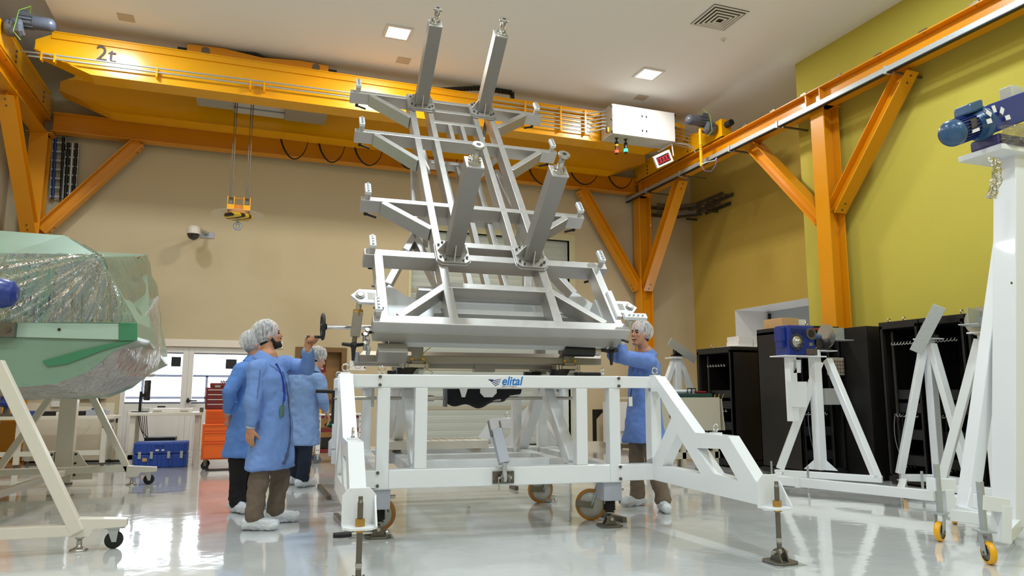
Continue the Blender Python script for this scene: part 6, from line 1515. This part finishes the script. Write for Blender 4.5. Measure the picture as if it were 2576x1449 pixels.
s = at(372,985,y=13.05); MB().obox((s.x-.01,13.05,s.z+.02), V((.022,.012,0)), V((.04,-.12,0)), V((0,0,.16))).build('screen', M_BLK, mn, bevel=.006); MB().beam((c.x,13.1,zz+.27),(s.x-.02,13.05,zz+.27),.03,.05).build('arm', M_BLK, mn)
def ondesk(nm, lb, cat, px0, px1, py0, py1, m, y=12.95, dep=.25, z=zd):
    a = at(px0, py1, y=y); b = at(px1, py0, y=y); o = MB().box(a.x, b.x, y, y+dep, z+.001, z+.001+max(.01, b.z-a.z)).build(nm, m, None, bevel=.004); return tag(o, lb, cat)
o = ondesk('long_white_unit', 'long flat white unit with two grey labels lying on the desk', 'device', 382, 484, 1021, 1031, M_WPAINT)
for k in (0, 1):
    a = at(386+68*k, 1029, y=12.949); MB().box(a.x, a.x+.12, 12.946, 12.951, zd+.008, zd+.03).build('label_plate', mat('label_grey', (170,166,156), .5), o)
ondesk('white_box', 'small white box on the desk beside the monitor', 'box', 357, 378, 1016, 1026, M_PAPER, y=13.15)
ondesk('black_phone', 'black handset lying on the long white unit', 'handset', 396, 416, 1016, 1020, M_BLK, y=12.98, dep=.1, z=zd+.075)
ondesk('metal_tin', 'grey metal tin on the desk beside the red tool chest', 'tin', 502, 512, 1022, 1034, M_DSTEEL, y=12.85, dep=.12)
q = MB()
for k in range(5):
    a = V((xl+.1+.03*k, 13.1, zd-.05)); q.nxt().tube([a, a+V((.05,.0,-.2-.05*k)), a+V((.15+.03*k,.05,-.45)), a+V((.3,.1,-.52))], .006, 6)
q.pieces('cable', M_CABLE, dk_)
pcb = MB().box(-1.45, -1.0, 13.0, 13.35, .0, .42).build('computer_case', M_BLK, None, bevel=.006); tag(pcb, 'black computer case standing under the desk behind the blue case', 'computer')
# black window-like panels stuck on the glass
for px0, px1, py0, py1, lb in ((430,456,898,922,'dark tablet stuck to the left glass pane of the doors'), (567,596,904,928,'dark tablet stuck to the right glass pane of the doors')):
    a = at(px0, py1, y=YB+.06); b = at(px1, py0, y=YB+.06); o = MB().box(a.x, b.x, YB+.05, YB+.069, a.z, b.z).build('tablet', mat('dark_panel', (44,44,52), .25), None, bevel=.002); tag(o, lb, 'panel')
# blue transport case
cs = thing('transport_case', 'big blue moulded transport case with steel latches on the floor', 'case', (-1.17, 12.4, 0))
x0 = at(335,1140,y=12.4).x; x1 = at(470,1140,y=12.4).x; zc_ = at(400,1113,y=12.4).z; zs = at(400,1143,y=12.4).z
m_cb = mat('blue_moulded_plastic', (36,72,160), .5, bump=.1, bscale=200)
MB().box(x0, x1, 12.4, 12.85, 0.0, zs).build('base', m_cb, cs, bevel=.015); ld = MB().box(x0, x1, 12.4, 12.85, zs+.004, zc_).build('lid', m_cb, cs, bevel=.02)
q = MB()
for k in range(5): x = x0+.04+(x1-x0-.12)*k/4; q.nxt().box(x, x+.035, 12.385, 12.40, .02, zs-.01).box(x, x+.035, 12.385, 12.4, zs+.02, zc_-.02)
q.pieces('rib', m_cb, cs)
q = MB()
for k in (.12,.34,.66,.9): x = x0+(x1-x0)*k; q.nxt().box(x-.02, x+.02, 12.375, 12.395, zs-.06, zs+.045)
q.pieces('latch', M_GALV, cs)
MB().box(x0+.3, x0+.42, 12.388, 12.398, zs+.05, zs+.075).build('white_label', M_PAPER, ld); MB().box(x0+.13, x0+.2, 12.385, 12.398, zs-.1, zs-.05).build('beige_label', M_CARD, cs)
MB().tube([(x0+.3,12.39,zc_-.05),(x0+.31,12.36,zc_-.03),(x0+.41,12.36,zc_-.03),(x0+.42,12.39,zc_-.05)], .01, 8).build('handle', m_cb, ld)
# orange tool cabinet with red tool chest on top
oc = thing('tool_cabinet', 'orange rolling tool cabinet with drawers beside the desk', 'cabinet', (-.25, 12.1, 0))
yo = 11.9; x0 = at(508,1100,y=yo).x; x1 = x0+.62; zo = at(560,1030,y=yo).z; zk = at(540,1066,y=yo).z; zbm = at(540,1156,y=yo).z
MB().box(x0+.03, x1-.03, yo, yo+.45, zk, zo).build('upper_body', M_ORTOOL, oc, bevel=.006); MB().box(x0, x1, yo-.02, yo+.47, zbm, zk).build('lower_body', M_ORTOOL, oc, bevel=.006)
for k in range(3):
    za = zk+.02+(zo-zk-.03)*k/3; d = MB().box(x0+.05, x1-.05, yo-.012, yo, za, za+(zo-zk)/3-.03).build('drawer', M_ORTOOL, oc, bevel=.004); MB().box(x0+.05, x1-.05, yo-.022, yo-.01, za+(zo-zk)/3-.045, za+(zo-zk)/3-.03).build('drawer_pull', mat('orange_pull', (216,84,16), .3), d)
for za, zb_ in ((zbm+.02, zbm+.25),(zbm+.27, zk-.12),(zk-.10, zk-.01)): d = MB().box(x0+.03, x1-.03, yo-.034, yo-.02, za, zb_).build('drawer', M_ORTOOL, oc, bevel=.004); MB().box(x0+.03, x1-.03, yo-.044, yo-.032, zb_-.02, zb_-.005).build('drawer_pull', mat('orange_pull', (216,84,16), .3), d)
for x in (x0+.06, x1-.06):
    for y in (yo+.04, yo+.4): w = MB().cyl((x,y-.02,.055),(x,y+.02,.055),.055,20).build('caster_wheel', M_RUB, oc); MB().box(x-.02, x+.02, y-.03, y+.03, .05, zbm).build('caster_fork', M_DSTEEL, w)
p = at(540,1183,z=0); o = MB().box(p.x-.12, p.x+.4, p.y-.1, p.y+.12, 0, .012).build('floor_plate', M_BLK, None); tag(o, 'thin dark plate on the floor before the orange tool cabinet', 'plate')
rc_ = thing('tool_chest', 'dark red tool chest with drawers on top of the orange cabinet', 'chest', (-.25, 12.1, zo))
zr = at(540,968,y=yo).z; xa = at(517,1000,y=yo).x
MB().box(xa, x1-.05, yo+.02, yo+.42, zo+.001, zr-.04).build('body', M_RED, rc_, bevel=.006); MB().box(xa+.05, x1-.08, yo+.04, yo+.40, zr-.04, zr+.03).build('lid', M_RED, rc_, bevel=.015)
for k in range(4):
    za = zo+.02+(zr-zo-.08)*k/4; d = MB().box(xa+.04, x1-.09, yo+.008, yo+.02, za, za+.05).build('drawer', M_RED, rc_, bevel=.003); MB().box(xa+.03, x1-.08, yo, yo+.014, za+.05, za+.062).build('drawer_trim', mat('pale_trim', (226,200,196), .4), d)
a = at(546,973,y=yo+.015); MB().box(a.x-.03, a.x+.05, yo+.01, yo+.018, a.z-.01, a.z+.025).build('plate', M_STEEL, rc_)
q = MB()
for k in range(14): a = V((xa+.2+.012*k, yo+.15+.02*(k%4), zr+.031)); q.nxt().cyl(a, a+V((.03*sin(k*2.1),.03*cos(k*1.7),.035)), .006, 6)
for k, o in enumerate(q.pieces('hex_key', M_BLK, rc_)): pass
# tool cart behind the walking man
tc2 = thing('tool_cart', 'white perforated tool cart with red shelves behind the walking man', 'cart', (1.25, 12.4, 0))
yc = 12.3; x0 = at(795,1090,y=yc).x; x1 = x0+.75; zc2 = at(800,1040,y=yc).z; zb2 = at(800,1142,y=yc).z
for y in (yc, yc+.42):
    for x in (x0, x1-.07):
        po = MB().box(x, x+.07, y, y+.03, zb2, zc2).build('perforated_post', M_WPAINT, tc2, bevel=.002); q = MB()
        if y == yc:
            for k in range(7): q.nxt().cyl((x+.02,y,zb2+.06+.09*k),(x+.02,y-.002,zb2+.06+.09*k),.008,8); q.nxt().cyl((x+.05,y,zb2+.06+.09*k),(x+.05,y-.002,zb2+.06+.09*k),.008,8)
            q.pieces('hole', M_BLK, po)
for z in (zb2+.01, zb2+.34, zc2-.08): MB().box(x0+.02, x1-.02, yc+.03, yc+.42, z, z+.06).build('shelf', M_RED, tc2, bevel=.004)
MB().cyl((x0+.05,yc-.03,zc2-.02),(x1-.05,yc-.03,zc2-.02),.015,12).build('handle_bar', M_WPAINT, tc2)
for x in (x0+.04, x1-.04):
    for y in (yc+.03, yc+.4): w = MB().cyl((x-.0,y-.02,.06),(x,y+.02,.06),.06,20).build('caster_wheel', M_GREY, tc2); MB().box(x-.015, x+.015, y-.03, y+.03, .06, zb2).build('caster_fork', M_GALV, w)
o = MB().ell((x0+.35,yc+.2,zb2+.455),(.2,.14,.055),18,10).build('green_cloth', mat('green_rag', (30,120,88), .9, bump=.5, bscale=30), None); tag(o, 'bunched green cloth on the middle shelf of the tool cart', 'cloth'); folds(o, tex2, .04)
a = at(801,1036,y=yc+.1); o = MB().cyl((a.x+.02,yc+.1,zc2-.0201),(a.x+.02,yc+.1,zc2+.06),.035,16).build('yellow_tape', M_YELW); tag(o, 'yellow tape roll on top of the tool cart', 'tape')
o = MB().box(x0+.1, x0+.6, yc+.08, yc+.38, zb2+.071, zb2+.24).build('dark_bin', M_BLK, None, bevel=.01); tag(o, 'dark bin on the lowest shelf of the tool cart', 'bin')
for k in range(4):
    p = at(742,1172,z=0); o = MB().torus((p.x,p.y+.1,.013+.024*k),(0,0,1),.14,.012,28,8).build('yellow_hose', mat('yellow_hose', (216,190,30), .5)); tag(o, ('lowest','second','third','topmost')[k]+' loop of the yellow hose coil on the floor behind the walking man', 'hose')
# door signs on the brown door
MB0 = YB+.195
a = at(792,965,y=MB0); b = at(821,897,y=MB0)
s1_ = MB().box(a.x-.08, b.x, MB0-.004, MB0, at(800,936,y=MB0).z, b.z-.03).build('door_sign', M_RED, None); tag(s1_, 'red access sign with white lettering on the brown door, upper one', 'sign'); ROOT[s1_.name_full] = Matrix()
zu = at(800,932,y=MB0).z
MB().text('ITA', (b.x-.135,MB0-.0045,zu+.085), (1,0,0), (0,0,1), .05, .001, True).build('sign_lettering', M_PAPER, s1_)
MB().text('ADA', (b.x-.16,MB0-.0045,zu+.02), (1,0,0), (0,0,1), .055, .001, True).build('sign_lettering', M_PAPER, s1_)
MB().box(a.x-.08, b.x, MB0-.003, MB0-.001, b.z-.03, b.z+.05).build('white_strip', M_PAPER, s1_); MB().box(b.x-.05, b.x-.01, MB0-.005, MB0-.003, b.z-.005, b.z+.04).build('green_pictogram', mat('sign_green', (20,120,70), .5), s1_)
zl_ = at(800,939,y=MB0).z; s2_ = MB().box(a.x-.08, b.x, MB0-.004, MB0, at(800,957,y=MB0).z, zl_).build('door_sign', mat('bright_red_sign', (190,24,34), .4), None); tag(s2_, 'bright red notice with a thin white border on the brown door, lower one', 'sign'); ROOT[s2_.name_full] = Matrix()
zl2 = at(800,957,y=MB0).z
MB().box(a.x-.07, b.x-.01, MB0-.005, MB0-.004, zl2+.008, zl2+.012).box(a.x-.07, b.x-.01, MB0-.005, MB0-.004, zl_-.012, zl_-.008).box(b.x-.014, b.x-.01, MB0-.005, MB0-.004, zl2+.008, zl_-.008).box(a.x-.07, a.x-.066, MB0-.005, MB0-.004, zl2+.008, zl_-.008).build('border', M_PAPER, s2_)
# drawing lines on the pinned paper
# ---- fittings right of the shutter ----
p0 = at(1490,1030,y=YB); p1_ = at(1525,1113,y=YB)
MB_ = MB().prism([(p0.x,YB-.012,p1_.z),(p0.x,YB-.012,p0.z),(p0.x+.62,YB-.012,p0.z),(p0.x+.62,YB-.012,p0.z-.07),(p0.x+.22,YB-.012,p0.z-.07),(p0.x+.09,YB-.012,p0.z-.2),(p0.x+.09,YB-.012,p1_.z)], (0,.01,0)).build('black_arch_panel', M_BLK); tag(MB_, 'black angular panel on the wall right of the shutter', 'panel')
wc = thing('white_equipment_cart', 'white equipment cart with yellow bar behind the smiling man', 'cart', (7.4, 13.5, 0))
MB().box(7.1, 7.85, 13.4, 13.9, .12, .95).build('housing', M_WPAINT, wc, bevel=.01)
for z in (.35, .12): MB().cyl((7.15,13.37,z),(7.5,13.37,z),.015,10).build('rod', M_STEEL, wc)
MB().box(7.52, 7.58, 13.35, 13.4, .45, .8).build('yellow_bar', M_YELW, wc, bevel=.004); MB().box(7.75, 7.84, 13.36, 13.4, .2, .9).build('yellow_panel', M_YELW, wc)
for x in (7.18, 7.78):
    for y in (13.47, 13.83): MB().cyl((x,y-.02,.06),(x,y+.02,.06),.06,16).build('caster_wheel', M_RUB, wc)
# ---- loose things on the floor near the base frame ----
t = thing('ratchet_tool', 'jack ratchet with a black grip lying on the floor between the legs', 'tool', at(1375,1250,z=0))
a = at(1356,1245,z=.025); b = at(1376,1250,z=.025); c = at(1398,1258,z=.02)
MB().tube([a, a.lerp(b,.85)], [.02,.017], 12).build('grip', M_BLK, t); MB().tube([b, c], .013, 10).build('shaft', M_STEEL, t)
d = at(1374,1258,z=.022); e = at(1386,1259,z=.022); MB().cyl(d, e, .022, 16).build('socket', M_STEEL, t); MB().ell(c, .018, 12, 8).build('ball_end', M_CHROME, t)
t = thing('ratchet_wrench', 'long ratchet handle with a black grip on the floor before the left outrigger', 'tool', at(880,1350,z=0))
a = at(838,1347,z=.03); b = at(884,1344,z=.03); c = at(972,1340,z=.03)
MB().tube([a, a.lerp(b,.5), b], [.02,.023,.02], 14).build('grip', M_BLK, t); MB().tube([b, c], .013, 10).build('shaft', M_STEEL, t); MB().ell(c, .03, 16, 10).build('ball_end', M_CHROME, t)
for (p, q, lb) in (((803,1222),(828,1252),'short dark steel bar on the floor left of the white base, farther one'), ((845,1296),(884,1340),'dark steel bar on the floor left of the white base, nearer one'), ((1505,1290),(1572,1308),'dark steel bar on the floor behind the big white caster'), ((1285,1222),(1300,1228),'short dark steel bar on the floor behind the middle clevis')):
    a = at(*p, z=.022); b = at(*q, z=.022); o = MB().beam(a, b, .045, .044).build('steel_bar', M_DSTEEL, None, bevel=.003); tag(o, lb, 'bar')
